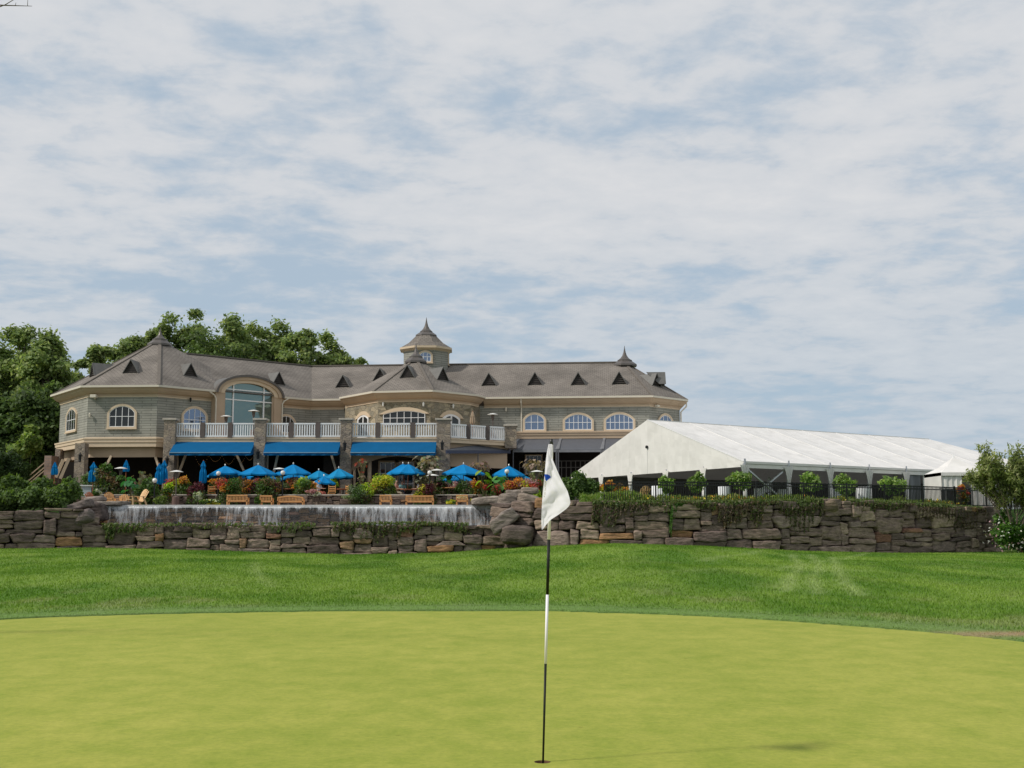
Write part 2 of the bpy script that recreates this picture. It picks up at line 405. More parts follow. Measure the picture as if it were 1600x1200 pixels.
class Frame:      # upright plane: O on the plane, u along it, n outwards
    def __init__(s, A, B):
        A, B = Vector(A), Vector(B); s.O = A.copy(); d = B - A; d.z = 0; s.len = d.length; s.u = d.normalized(); s.n = Vector((s.u.y, -s.u.x, 0))
    def p(s, a, z, c=0.0):
        q = s.O + s.u * a + s.n * c; return Vector((q.x, q.y, z))
    def hit(s, px, py):
        d = ray(px, py); e = Vector((0, 0, EYE)); t = (s.O - e).dot(s.n) / d.dot(s.n); q = e + d * t
        return (q - s.O).dot(s.u), q.z
    def box(s, mb, a0, a1, z0, z1, c0, c1):
        P = s.p; return mb.hexa([P(a0, z0, c1), P(a1, z0, c1), P(a1, z0, c0), P(a0, z0, c0), P(a0, z1, c1), P(a1, z1, c1), P(a1, z1, c0), P(a0, z1, c0)])
def offset(poly, d):      # shift an open polyline to the inner side (away from the viewer) by d
    P = [Vector(p) for p in poly]; out_ = []
    for i, p in enumerate(P):
        ns = []
        if i > 0: u = (P[i] - P[i - 1]); u.z = 0; u.normalize(); ns.append(Vector((-u.y, u.x, 0)))
        if i < len(P) - 1: u = (P[i + 1] - P[i]); u.z = 0; u.normalize(); ns.append(Vector((-u.y, u.x, 0)))
        if len(ns) == 1: out_.append(p + ns[0] * d)
        else:
            m = (ns[0] + ns[1]).normalized(); out_.append(p + m * (d / m.dot(ns[0])))
    return out_
def sweep(mb, poly, prof):    # prof: list of (inward offset, z)
    rows = [[Vector((q.x, q.y, z)) for q in offset(poly, d)] for d, z in prof]
    n = len(poly); base = len(mb.v)
    for r in rows: mb.v += [tuple(q) for q in r]
    for i in range(len(rows) - 1):
        for k in range(n - 1):
            mb.f.append((base + (i + 1) * n + k, base + (i + 1) * n + k + 1, base + i * n + k + 1, base + i * n + k))
    mb.f.append(tuple(base + i * n for i in range(len(rows))))
    mb.f.append(tuple(base + i * n + n - 1 for i in range(len(rows)))[::-1])
def walls(mb, poly, z0, z1):
    for a, b in zip(poly[:-1], poly[1:]):
        mb.face((a.x, a.y, z0), (b.x, b.y, z0), (b.x, b.y, z1), (a.x, a.y, z1))
def dup(root, loc, rz=None, label=None):
    r = root.copy(); C.objects.link(r); r.location = loc
    if rz is not None: r.rotation_euler = (0, 0, rz)
    if label: r['label'] = label
    for ch in list(root.children):
        c = ch.copy(); C.objects.link(c); c.parent = r
        for g in list(ch.children):
            d = g.copy(); C.objects.link(d); d.parent = c
    return r

# ------------------------------------------------------------------ numpy noise
def vnoise(x, y, seed=0):
    xi = np.floor(x).astype(np.int64); yi = np.floor(y).astype(np.int64); fx = x - xi; fy = y - yi
    fx = fx * fx * (3 - 2 * fx); fy = fy * fy * (3 - 2 * fy)
    def h(a, b):
        n = (a * 374761393 + b * 668265263 + seed * 1442695) & 0x7fffffff
        n = ((n ^ (n >> 13)) * 1274126177) & 0x7fffffff
        return ((n ^ (n >> 16)) & 0xffff) / 65535.0
    return (h(xi, yi) * (1 - fx) + h(xi + 1, yi) * fx) * (1 - fy) + (h(xi, yi + 1) * (1 - fx) + h(xi + 1, yi + 1) * fx) * fy
def fbm(x, y, o=4, seed=0):
    s = 0; a = .5
    for i in range(o):
        s = s + a * vnoise(x * 2 ** i, y * 2 ** i, seed + i * 17); a *= .5
    return s / (1 - .5 ** o)
def sstep(a, b, x):
    t = np.clip((x - a) / (b - a), 0, 1); return t * t * (3 - 2 * t)

# ------------------------------------------------------------------ ground: lawn bank and putting green
BASE_PX = [-400, 0, 150, 350, 550, 700, 830, 960, 1100, 1250, 1400, 1550, 1800]
BASE_PY = [858, 858, 856, 861, 867, 864, 854, 849, 853, 861, 864, 863, 860]
def wallY(px): return np.interp(px, [-400, 0, 150, 780, 900, 1200, 1450, 1540, 1800], [57, 58.5, 60, 62, 60.3, 61, 66, 69, 72])
BASE_Z = [float(at(a, b, float(wallY(a))).z) for a, b in zip(BASE_PX, BASE_PY)]
def height(x, y):
    yy = np.maximum(y, 1.0); px = 800 + 1900 * x / yy
    bz = np.interp(px, BASE_PX, BASE_Z)
    t = np.clip((y - 23) / (wallY(px) - 23), 0, 1.0)
    s = t ** 1.15 * (1 + .35 * (1 - t))
    return bz * s + .20 * (fbm(x * .16, y * .12, 2, 5) - .5) * sstep(25, 33, y) * (1 - sstep(.75, .98, t)) * 2
GEDGE = [(-260, 1000), (-100, 980), (0, 968), (120, 963), (250, 959.5), (450, 956), (650, 954.5), (850, 955), (1000, 959), (1120, 964), (1250, 972), (1400, 983.5), (1500, 992), (1600, 1003), (1750, 1026), (1900, 1060)]
gpts = [atz(a, b, 0.0) for a, b in GEDGE]
gpts += [Vector(p) for p in [(9.2, 7.0, 0), (8.5, 1, 0), (3, -5, 0), (-6, -5, 0), (-12.5, 0, 0), (-14.5, 8, 0), (-13.8, 14, 0)]]
def resample(P, n):
    P = P + [P[0]]; d = [0]
    for a, b in zip(P[:-1], P[1:]): d.append(d[-1] + (b - a).length)
    t = np.linspace(0, d[-1], n, endpoint=False)
    X = np.interp(t, d, [p.x for p in P]); Y = np.interp(t, d, [p.y for p in P])
    for _ in range(3):
        X = (np.roll(X, 1) + X + np.roll(X, -1)) / 3; Y = (np.roll(Y, 1) + Y + np.roll(Y, -1)) / 3
    return X, Y
HOLE = atz(847.5, 1190.5, 0.0)
GX, GY = resample(gpts, 360)
ang = np.arctan2(GY - HOLE.y, GX - HOLE.x)
def edge_r(x, y):
    a = np.arctan2(y - HOLE.y, x - HOLE.x); o = np.argsort(ang)
    R = np.hypot(GX - HOLE.x, GY - HOLE.y)[o]; A = ang[o]
    return np.interp(a, np.r_[A[-1] - 2 * np.pi, A, A[0] + 2 * np.pi], np.r_[R[-1], R, R[0]])
def onlawn(px, py):
    ys_ = np.linspace(24, 62, 400); xs_ = (px - 800) / 1900 * ys_; d = ray(px, py); zr_ = EYE + d.z / d.y * ys_
    k = int(np.argmax(height(xs_, ys_) > zr_)); return Vector((d.x / d.y * ys_[k], ys_[k], 0))
def lawn_tone(x, y):
    """worn / mown swaths on the rough, as the grass itself is paler there"""
    yy = np.maximum(y, 1.0); tone = np.zeros_like(x)
    def swath(P, wd, amt):
        nonlocal tone
        P = [onlawn(a, b) for a, b in P]
        best = np.full_like(x, 1e9)
        for a, b in zip(P[:-1], P[1:]):
            dx_, dy_ = b.x - a.x, b.y - a.y; L2 = dx_ * dx_ + dy_ * dy_
            t = np.clip(((x - a.x) * dx_ + (y - a.y) * dy_) / L2, 0, 1)
            best = np.minimum(best, np.hypot(x - a.x - t * dx_, y - a.y - t * dy_))
        tone = np.maximum(tone, amt * np.exp(-(best / wd) ** 2))
    swath([(1238, 868), (1252, 885), (1236, 905), (1228, 925)], .2, .6)
    swath([(1268, 868), (1282, 885), (1268, 905), (1280, 930)], .2, .55)
    swath([(1300, 872), (1308, 888), (1320, 912), (1345, 932)], .2, .6)
    swath([(1100, 878), (1160, 868), (1200, 862)], .2, .4)
    swath([(1220, 890), (1290, 878), (1360, 866)], .2, .45)
    swath([(400, 880), (398, 892), (410, 905), (428, 918)], .2, .4)
    swath([(1080, 893), (1220, 893), (1330, 893)], .5, .3)
    return tone
def lawn_color(x, y, blades=False):
    n = x.shape[0]
    a = fbm(x * .55, y * .22, 4, 1)[:, None]; b = fbm(x * 2.2, y * .9, 3, 9)[:, None]; t = lawn_tone(x, y)[:, None]
    er = np.hypot(x - HOLE.x, y - HOLE.y) - edge_r(x, y)
    collar = (1 - sstep(.9, 2.6, er + .5 * (b[:, 0] - .5)))[:, None]
    g0 = np.array([.082, .170, .018]); g1 = np.array([.175, .265, .045]); pale = np.array([.34, .40, .18]); dry = np.array([.22, .25, .10])
    k = np.clip((a - .5) * 2.3 + (b - .5) * .8 + .47, 0, 1)
    c = g0 + (g1 - g0) * k
    c = c + (pale - c) * (t * .75)
    dm = sstep(.56, .72, fbm(x * .9, y * .5, 3, 33))[:, None] * .55
    low = (1 - sstep(24, 31, y))[:, None]
    c = c + (dry - c) * np.clip(dm * (.25 + low), 0, 1)
    c = c + (np.array([.15, .245, .065]) - c) * collar * .8
    c = c * (1 - .35 * (1 - sstep(.05, .22, er)) - .22 * np.exp(-((er - 1.15) / .12) ** 2))[:, None]
    # bare scrape by the edge of the frame
    s = atz(1580, 987, .05); d = np.hypot((x - s.x) / 1.1, (y - s.y) / .45)
    c = c + (np.array([.36, .24, .15]) - c) * (np.exp(-d ** 2) * .9)[:, None]
    if blades: c = c * rng.uniform(.8, 1.3, (n, 1))
    return c
# lawn sheet
xs = np.concatenate([np.linspace(-400, -44, 14), np.linspace(-42, 42, 340), np.linspace(44, 400, 14)])
ys = np.concatenate([np.linspace(-60, 2, 10), np.linspace(3, 75, 290), np.linspace(78, 400, 10)])
gx, gy = np.meshgrid(xs, ys); gx, gy = gx.ravel(), gy.ravel()
gz = height(gx, gy)
inside = (np.hypot(gx - HOLE.x, gy - HOLE.y) < edge_r(gx, gy) - .12)
gz = gz + np.where(inside, -.25, .018)
nx, ny = len(xs), len(ys)
ii = (np.arange(ny - 1)[:, None] * nx + np.arange(nx - 1)[None]).ravel()
F = np.stack([ii, ii + 1, ii + nx + 1, ii + nx], 1)
m_, t_, b_ = mat_base('lawn'); a_ = t_.nodes.new('ShaderNodeAttribute'); a_.attribute_name = 'Col'
g_ = t_.nodes.new('ShaderNodeNewGeometry'); n_ = t_.nodes.new('ShaderNodeTexNoise'); n_.inputs['Scale'].default_value = 14; n_.inputs['Detail'].default_value = 8; n_.inputs['Roughness'].default_value = .7
t_.links.new(g_.outputs['Position'], n_.inputs['Vector'])
r_ = t_.nodes.new('ShaderNodeMapRange'); r_.inputs['From Min'].default_value = .3; r_.inputs['From Max'].default_value = .7; r_.inputs['To Min'].default_value = .55; r_.inputs['To Max'].default_value = 1.35
t_.links.new(n_.outputs[0], r_.inputs['Value']); x_ = t_.nodes.new('ShaderNodeVectorMath'); x_.operation = 'SCALE'
t_.links.new(a_.outputs['Color'], x_.inputs[0]); t_.links.new(r_.outputs[0], x_.inputs['Scale']); t_.links.new(x_.outputs[0], b_.inputs['Base Color'])
b_.inputs['Roughness'].default_value = .9; b_.inputs['Specular IOR Level'].default_value = .1
bp_ = t_.nodes.new('ShaderNodeBump'); bp_.inputs['Strength'].default_value = .6; bp_.inputs['Distance'].default_value = .05; t_.links.new(n_.outputs[0], bp_.inputs['Height']); t_.links.new(bp_.outputs[0], b_.inputs['Normal'])
lawn = npmesh('lawn', np.stack([gx, gy, gz], 1), F, m_, lawn_color(gx, gy), smooth=True)
tag(lawn, None, None, kind='structure')
far = MB(); far.face((-9000, -2000, -.6), (9000, -2000, -.6), (9000, 9000, -.6), (-9000, 9000, -.6))
tag(far.build('ground', plain('far_ground', (.06, .12, .03), .95, var=.3, scale=.01)), None, None, kind='structure')
# putting green: rings from the cup to the edge
R = 90; tt = np.linspace(0, 1, R) ** 1.35
hx = HOLE.x + .054 * np.cos(ang); hy = HOLE.y + .054 * np.sin(ang)
vx = hx[None] + (GX - hx)[None] * tt[:, None]; vy = hy[None] + (GY - hy)[None] * tt[:, None]
vz = height(vx, vy) + .006 * (fbm(vx * .4, vy * .4, 2, 3) - .5)
vz[0] = 0; n = len(GX)
i0 = (np.arange(R - 1)[:, None] * n + np.arange(n)[None]); i1 = (np.arange(R - 1)[:, None] * n + (np.arange(n)[None] + 1) % n)
F = np.stack([i0.ravel(), (i0 + n).ravel(), (i1 + n).ravel(), i1.ravel()], 1)
m_, t_, b_ = mat_base('putting_green')
g_ = t_.nodes.new('ShaderNodeNewGeometry')
def gn(scale, detail, vec=(1, 1, 1), rough=.5):
    mp = t_.nodes.new('ShaderNodeMapping'); mp.inputs['Scale'].default_value = vec; t_.links.new(g_.outputs['Position'], mp.inputs[0])
    q = t_.nodes.new('ShaderNodeTexNoise'); q.inputs['Scale'].default_value = scale; q.inputs['Detail'].default_value = detail; q.inputs['Roughness'].default_value = rough
    t_.links.new(mp.outputs[0], q.inputs['Vector']); return q
def ramp(src, p0, c0, p1, c1):
    cr = t_.nodes.new('ShaderNodeValToRGB'); e = cr.color_ramp.elements; e[0].position = p0; e[0].color = (*c0, 1); e[1].position = p1; e[1].color = (*c1, 1)
    t_.links.new(src, cr.inputs[0]); return cr
qa = gn(2.2, 10, (1.1, .8, 1), .72); ca = ramp(qa.outputs[0], .32, (.231, .279, .036), .68, (.350, .350, .067))
qb = gn(16, 10, (1, 1, 1), .8); cb = ramp(qb.outputs[0], .3, (.76, .82, .74), .7, (1.24, 1.18, 1.16))
qc = gn(.35, 3, (1, .7, 1)); cc = ramp(qc.outputs[0], .35, (.90, .94, .86), .65, (1.06, 1.04, 1.10))
mu = t_.nodes.new('ShaderNodeMix'); mu.data_type = 'RGBA'; mu.blend_type = 'MULTIPLY'; mu.inputs['Factor'].default_value = 1
t_.links.new(ca.outputs[0], mu.inputs[6]); t_.links.new(cb.outputs[0], mu.inputs[7])
mv = t_.nodes.new('ShaderNodeMix'); mv.data_type = 'RGBA'; mv.blend_type = 'MULTIPLY'; mv.inputs['Factor'].default_value = 1
t_.links.new(mu.outputs[2], mv.inputs[6]); t_.links.new(cc.outputs[0], mv.inputs[7])
vo = t_.nodes.new('ShaderNodeTexVoronoi'); vo.inputs['Scale'].default_value = 1.6; t_.links.new(g_.outputs['Position'], vo.inputs['Vector'])
cs = ramp(vo.outputs['Distance'], .018, (.62, .55, .42), .045, (1, 1, 1))
mw = t_.nodes.new('ShaderNodeMix'); mw.data_type = 'RGBA'; mw.blend_type = 'MULTIPLY'; mw.inputs['Factor'].default_value = .8
t_.links.new(mv.outputs[2], mw.inputs[6]); t_.links.new(cs.outputs[0], mw.inputs[7]); t_.links.new(mw.outputs[2], b_.inputs['Base Color'])
b_.inputs['Roughness'].default_value = .85; b_.inputs['Specular IOR Level'].default_value = .15
bp_ = t_.nodes.new('ShaderNodeBump'); bp_.inputs['Strength'].default_value = .5; bp_.inputs['Distance'].default_value = .004; t_.links.new(qb.outputs[0], bp_.inputs['Height']); t_.links.new(bp_.outputs[0], b_.inputs['Normal'])
tag(npmesh('putting_green', np.stack([vx.ravel(), vy.ravel(), vz.ravel()], 1), F, m_, smooth=True), None, None, kind='structure')
# cup lining
cupm = MB(); cupm.lathe((HOLE.x, HOLE.y, 0), [(.054, 0.001), (.054, -.025)], 32); cupm.f = [f for f in cupm.f if len(f) == 4]
cup = MB(); cup.lathe((HOLE.x, HOLE.y, 0), [(.053, -.025), (.053, -.15), (.001, -.15)], 32); cup.f = [f for f in cup.f if len(f) == 4]
ct = thing('golf_hole', 'round earth rimmed cup cut in the putting green at the foot of the flagstick', 'golf hole', (HOLE.x, HOLE.y, -.15), world=True)
cupm.build('rim', plain('cut_soil', (.16, .09, .045), .95), ct); cup.build('liner', plain('cup_liner', (.10, .09, .07), .5), ct)
# grass blades on the rough
NB = 380000
by = 15 + (72 - 15) * rng.random(NB) ** 1.1
bx = (rng.random(NB) * 2 - 1) * (by * .48 + 3)
er = np.hypot(bx - HOLE.x, by - HOLE.y) - edge_r(bx, by)
pxb = 800 + 1900 * bx / by
keep = (er > .0) & (by < wallY(pxb) + .1)
bx, by, er = bx[keep], by[keep], er[keep]; nb = len(bx)
bz = height(bx, by) + .016
hh = rng.uniform(.03, .065, nb) * (.45 + .55 * sstep(.8, 1.6, er)); ww = hh * rng.uniform(.12, .24, nb) * (1 + by / 60)
an = rng.random(nb) * 2 * np.pi; ln = rng.uniform(-.6, .6, (nb, 2)) * hh[:, None]
V = np.empty((nb, 3, 3)); V[:, 0] = np.stack([bx - np.cos(an) * ww, by - np.sin(an) * ww, bz], 1); V[:, 1] = np.stack([bx + np.cos(an) * ww, by + np.sin(an) * ww, bz], 1)
V[:, 2] = np.stack([bx + ln[:, 0], by + ln[:, 1], bz + hh], 1)
cl = np.repeat(lawn_color(bx, by, True) * 1.15, 3, 0)
tag(npmesh('rough_grass', V.reshape(-1, 3), np.arange(nb * 3).reshape(-1, 3), M['grassblade'], cl), 'longer green grass on the bank between putting green and stone wall', 'grass', kind='stuff')

# ------------------------------------------------------------------ foliage helper
def leaves(cent, rad_, n, size, cols, clump=None, droop=0.0, seed=None, shell=.55, aspect=.55, upb=.35):
    """cloud of leaf faces: V, F, col.  cent (x,y,z), rad_ (rx,ry,rz)"""
    r = np.random.default_rng(seed if seed is not None else rng.integers(1 << 30))
    d = r.normal(size=(n, 3)); d /= np.linalg.norm(d, axis=1)[:, None]
    rr = shell + (1 - shell) * r.random(n) ** .7
    rr = np.where(r.random(n) < .12, r.random(n), rr)
    p = d * rr[:, None] * np.array(rad_) + np.array(cent) + r.normal(size=(n, 3)) * np.array(rad_) * .17
    return leaf_faces(p, d, size, cols, r, droop, aspect, upb)
def leaf_faces(p, d, size, cols, r, droop=0.0, aspect=.55, upb=.35):
    n = len(p)
    nrm = d * .8 + r.normal(size=(n, 3)) * .75 + np.array([0, 0, upb]); nrm /= np.linalg.norm(nrm, axis=1)[:, None]
    t = r.normal(size=(n, 3)); t[:, 2] -= droop; t -= nrm * (t * nrm).sum(1)[:, None]; t /= np.linalg.norm(t, axis=1)[:, None]
    b = np.cross(nrm, t); s = (size * r.uniform(.6, 1.35, n))[:, None]
    V = np.stack([p - t * s, p + b * s * aspect, p + t * s, p - b * s * aspect], 1).reshape(-1, 3)
    cols = np.array(cols); c = cols[r.integers(len(cols), size=n)] * r.uniform(.75, 1.3, (n, 1))
    return V, np.arange(n * 4).reshape(-1, 4), np.repeat(c, 4, 0)
def merge(parts):
    V = []; F = []; K = []; o = 0
    for v, f, c in parts: V.append(v); F.append(f + o); K.append(c); o += len(v)
    return np.concatenate(V), np.concatenate(F), np.concatenate(K)
G_DARK = [(.085, .14, .04), (.115, .18, .05), (.07, .115, .035), (.135, .20, .06)]
G_MID = [(.175, .245, .085), (.225, .295, .10), (.14, .205, .07), (.28, .33, .13)]
G_LITE = [(.16, .24, .05), (.21, .29, .06), (.12, .20, .04), (.26, .32, .09)]

def tree(name, label, X, Y, z0, H, rx, rz, nclump=60, per=190, leaf=.26, cols=G_MID, seed=1, group=None, gap=1.0, trunk=.35, cat='tree', cz=None):
    r = np.random.default_rng(seed); rd = random.Random(seed)
    t = thing(name, label, cat, (X, Y, z0), 0, group)
    cz = H - rz if cz is None else cz
    parts = []; limbs = MB()
    fork = max(.5, cz - rz * .6)
    top = Vector((rd.uniform(-.3, .3) * trunk * 3, 0, cz + rz * .3))
    limbs.tube([(0, 0, 0), (top.x * .3, 0, fork * .5), (top.x * .6, 0, fork), top], [trunk, trunk * .8, trunk * .6, trunk * .15], 8)
    for k in range(nclump):
        d = r.normal(size=3); d /= np.linalg.norm(d); q = (.45 + .55 * r.random() ** .6)
        if d[2] < -.3: q *= .8
        c = np.array([d[0] * rx, d[1] * rx, d[2] * rz]) * q * (1 + .12 * r.normal()) + np.array([0, 0, cz])
        cr = rx * r.uniform(.16, .34)
        m = int(per * r.uniform(.5, 1.3)); sh = r.uniform(.75, 1.25)
        g = r.normal(size=(m, 3)) * np.array([cr * .62, cr * .62, cr * .42]); g[:, 2] -= np.hypot(g[:, 0], g[:, 1]) * .25
        dd = g / (np.linalg.norm(g, axis=1)[:, None] + .01) * .6 + np.array([0, 0, .5]) + d * .5
        parts.append(leaf_faces(c + g, dd, leaf, np.array(cols) * sh, r, .4, .6))
        if k % 3 == 0:
            s0 = Vector((top.x * .6, 0, fork + rd.uniform(0, (cz - fork) * .8 + .1)))
            limbs.tube([s0, (s0 + Vector(c)) * .5 + Vector((0, 0, .3)), Vector(c)], [trunk * .3, trunk * .2, trunk * .06], 5)
    V, F_, K = merge(parts)
    limbs.build('trunk', M['bark'], t, smooth=True)
    npmesh('crown', V, F_, M['treeleaf'], K, t)
    return t

# ------------------------------------------------------------------ terraces behind the stone walls
TZ = 2.88     # patio / tent lawn level
UZ = 3.55     # upper terrace level
low_line = [Vector((xat(a, y), y, 0)) for a, y in [(-330, 57.2), (-150, 57.8), (0, 58.5), (80, 59.2), (150, 60.0), (300, 60.6), (480, 61.2), (650, 61.7), (790, 62.2)]]
right_line = [Vector((xat(a, y), y, 0)) for a, y in [(772, 62.6), (830, 61.2), (900, 60.3), (1050, 60.3), (1200, 61.0), (1320, 63.0), (1450, 66.0), (1538, 69.0), (1548, 71.5), (1552, 76)]]
fall_line = [Vector((xat(a, y), y, 0)) for a, y in [(150, 66.2), (780, 66.2)]]
def slab(name, pts, z1, z0, mat):
    bm = bmesh.new(); vt = [bm.verts.new((p[0], p[1], z1)) for p in pts]; vb = [bm.verts.new((p[0], p[1], z0)) for p in pts]
    n = len(pts); top = bm.faces.new(vt); bm.faces.new(vb[::-1])
    for i in range(n): bm.faces.new((vb[i], vb[(i + 1) % n], vt[(i + 1) % n], vt[i]))
    bmesh.ops.recalc_face_normals(bm, faces=bm.faces)
    me = bpy.data.meshes.new(name); bm.to_mesh(me); bm.free(); o = link(me, name, mat); o['kind'] = 'structure'; return o
rl = offset(right_line, .55); ll = offset(low_line, .55)
tg = [(-160, 64), (xat(100, 64), 64), (xat(150, 66.6), 66.6), (xat(775, 66.6), 66.6)] + [(p.x, p.y) for p in rl[1:]] + [(70, 80), (160, 80), (160, 300), (-160, 300)]
slab('tent_lawn', tg, TZ, -.5, plain('terrace_lawn', (.07, .13, .03), .95, var=.3, scale=2))
slab('hedge_bed', [(-160, 58.5), (ll[0].x, ll[0].y)] + [(p.x, p.y) for p in ll[1:4]] + [(xat(118, 63.9), 63.9), (-160, 63.9)], 2.30, -.5, M['earth'])
slab('planting_ledge', [(p.x, p.y) for p in ll[3:]] + [(xat(790, 67), 67), (xat(120, 67), 67)], 1.80, -.5, M['earth'])
slab('patio_paving', [(-29, 73.5), (-2, 73.5), (-2, 79.4), (-29, 79.4)], TZ + .004, TZ - .2, M['patio'])
slab('upper_terrace', [(-29, 79.5), (-.6, 79.5), (2.5, 84), (20, 88), (20, 140), (-45, 140), (-45, 95)], UZ, TZ - .5, M['patio'])
pw = MB(); pw.face((xat(158, 66.4), 66.4, TZ + .01), (xat(772, 66.4), 66.4, TZ + .01), (xat(772, 73.4), 73.4, TZ + .01), (xat(190, 73.4), 73.4, TZ + .01))
tag(pw.build('pond_water', M['pond']), None, None, kind='structure')

# ------------------------------------------------------------------ dry stone walls
_g = 8
def stone_template():
    """unit cube grid"""
    bm = bmesh.new(); bmesh.ops.create_cube(bm, size=2.0); bmesh.ops.subdivide_edges(bm, edges=bm.edges[:], cuts=_g, use_grid_fill=True)
    V = np.array([v.co[:] for v in bm.verts]); bm.verts.index_update(); F_ = np.array([[v.index for v in f.verts] for f in bm.faces]); bm.free(); return V, F_
SV, SF = stone_template()
def stone(c, half, u, n, col, r, rough=.10, p=6.0, tilt=0.0):
    V = SV.copy()
    l = (np.abs(V) ** p).sum(1) ** (1 / p); V = V / l[:, None]
    fac = 1 + .16 * r.normal(size=3)         # lopsided
    V[:, 0] *= 1 + .10 * r.normal() * V[:, 2]; V[:, 2] *= 1 + .10 * r.normal() * V[:, 0]
    ph = r.random(3) * 40
    q = V * np.array(half) * 1.6 + ph
    nz = np.array([mnoise.noise(Vector(a)) + .55 * mnoise.noise(Vector((a[0] * 2.2, a[1] * 2.2, a[2] * 5))) + .35 * mnoise.noise(Vector(a * 6)) for a in q])
    V = V * (1 + 0 * nz[:, None]); mn = min(half)
    P = V * np.array(half)
    P = P + V / np.maximum(np.linalg.norm(V, axis=1), .3)[:, None] * (nz * rough * 2.2 * min(.5, mn * 1.3))[:, None]
    if tilt:
        ct_, st_ = math.cos(tilt), math.sin(tilt); P = np.stack([P[:, 0] * ct_ - P[:, 2] * st_, P[:, 1], P[:, 0] * st_ + P[:, 2] * ct_], 1)
    u = np.array(u); n = np.array(n)
    W = np.array(c) + P[:, :1] * u + P[:, 1:2] * n + P[:, 2:] * np.array([0, 0, 1.0])
    return W, SF, np.repeat(np.array([col]), len(W), 0)
STONES = [(.225, .180, .148), (.175, .140, .118), (.26, .21, .17), (.30, .245, .19), (.135, .108, .095), (.20, .162, .135), (.24, .198, .17), (.16, .13, .112)]
TANS = [(.33, .20, .105), (.27, .155, .11), (.34, .23, .14)]
def pack_wall(line, zb, zt, hr, wr, seed, cols=STONES, tan=.045, depth=.42, name='w', step=.08, dark=1.0):
    """skyline packing of irregular blocks along a polyline; zb, zt functions of distance"""
    r = np.random.default_rng(seed); parts = []
    d = [0.0]
    for a, b in zip(line[:-1], line[1:]): d.append(d[-1] + (b - a).length)
    Ltot = d[-1]; X = [p.x for p in line]; Y = [p.y for p in line]
    m = int(Ltot / step); sk = np.array([zb((i + .5) * step) for i in range(m)]) - .15; tp = np.array([zt((i + .5) * step) for i in range(m)])
    guard = 0
    while guard < 6000:
        guard += 1
        rem = tp - sk; open_ = np.where(rem > .10)[0]
        if not len(open_): break
        i = open_[np.argmin(sk[open_])]
        a = i
        while a > 0 and abs(sk[a - 1] - sk[i]) < .07: a -= 1
        b = i
        while b < m - 1 and abs(sk[b + 1] - sk[i]) < .07: b += 1
        span = (b - a + 1) * step
        big = r.random() < .16
        wd = r.uniform(*wr) * (1.5 if big else 1); ht = r.uniform(*hr) * (1.6 if big else 1)
        ht = min(ht, wd * .95)
        if span - wd < wr[0] * .7: wd = span
        wd = min(wd, span)
        k = max(1, int(round(wd / step))); a2 = a if r.random() < .5 or k >= b - a + 1 else b - k + 1
        seg = slice(a2, a2 + k); base = sk[seg].max(); top = tp[seg].max() + .06 * r.normal()
        if top - (base + ht) < hr[0] * .55: ht = max(.10, top - base)
        z1 = base + ht
        c = (a2 + k / 2) * step; x = np.interp(c, d, X); y = np.interp(c, d, Y)
        x2 = np.interp(c + .3, d, X); y2 = np.interp(c + .3, d, Y); x1 = np.interp(c - .3, d, X); y1 = np.interp(c - .3, d, Y)
        u = np.array([x2 - x1, y2 - y1, 0]); u /= np.linalg.norm(u); n_ = np.array([u[1], -u[0], 0.])
        cc_ = np.array(TANS[r.integers(len(TANS))] if r.random() < tan else cols[r.integers(len(cols))]) * r.uniform(.75, 1.2) * dark * np.array([1.06, .975, .945])
        out_ = r.uniform(-.10, .10)
        parts.append(stone((x + n_[0] * out_, y + n_[1] * out_, (base + z1) / 2), (k * step / 2 * .985, depth, ht / 2 * .98), u, n_, cc_, r, rough=.105, p=r.uniform(8, 24), tilt=r.normal() * .035))
        sk[seg] = z1
    return merge(parts)
def base_of(line, extra=0.0):
    d = [0.0]
    for a, b in zip(line[:-1], line[1:]): d.append(d[-1] + (b - a).length)
    X = [p.x for p in line]; Y = [p.y for p in line]
    return d, lambda s: float(height(np.array([np.interp(s, d, X)]), np.array([np.interp(s, d, Y) - .5]))[0]) + extra
def px_of(line, d, s):
    x = np.interp(s, d, [p.x for p in line]); y = np.interp(s, d, [p.y for p in line]); return 800 + 1885 * x / y, y
d1, b1 = base_of(low_line)
def top1(s):
    px, y = px_of(low_line, d1, s); py = np.interp(px, [-300, 0, 110, 125, 160, 175, 400, 640, 760], [797, 799, 797, 800, 815, 822, 821, 819, 822]); return zat(py, y)
lw = thing('stone_wall', 'low dry stone wall below the waterfall, of weathered brown and grey blocks', 'stone wall', (low_line[4].x, low_line[4].y, .3), world=True)
V, F_, K = pack_wall(low_line, b1, top1, (.16, .50), (.42, 1.7), 11)
npmesh('stonework', V, F_, M['rock'], K, lw)
d2, b2 = base_of(right_line)
def top2(s):
    px, y = px_of(right_line, d2, s); py = np.interp(px, [770, 800, 830, 870, 900, 960, 1200, 1300, 1450, 1540, 1560], [800, 784, 780, 782, 784, 787, 785, 783, 790, 797, 797]); return zat(py, y)
rw = thing('stone_wall', 'tall dry stone wall of big grey blocks hung with dry creeper below the black fence', 'stone wall', (right_line[4].x, right_line[4].y, .3), world=True)
V, F_, K = pack_wall(right_line, b2, top2, (.18, .60), (.5, 2.2), 23)
npmesh('stonework', V, F_, M['rock'], K, rw)
d3 = [0, (fall_line[1] - fall_line[0]).length]
fw = thing('stone_wall', 'wet dark slate wall behind the falling water sheet', 'stone wall', (fall_line[0].x, 66.2, 1.8), world=True)
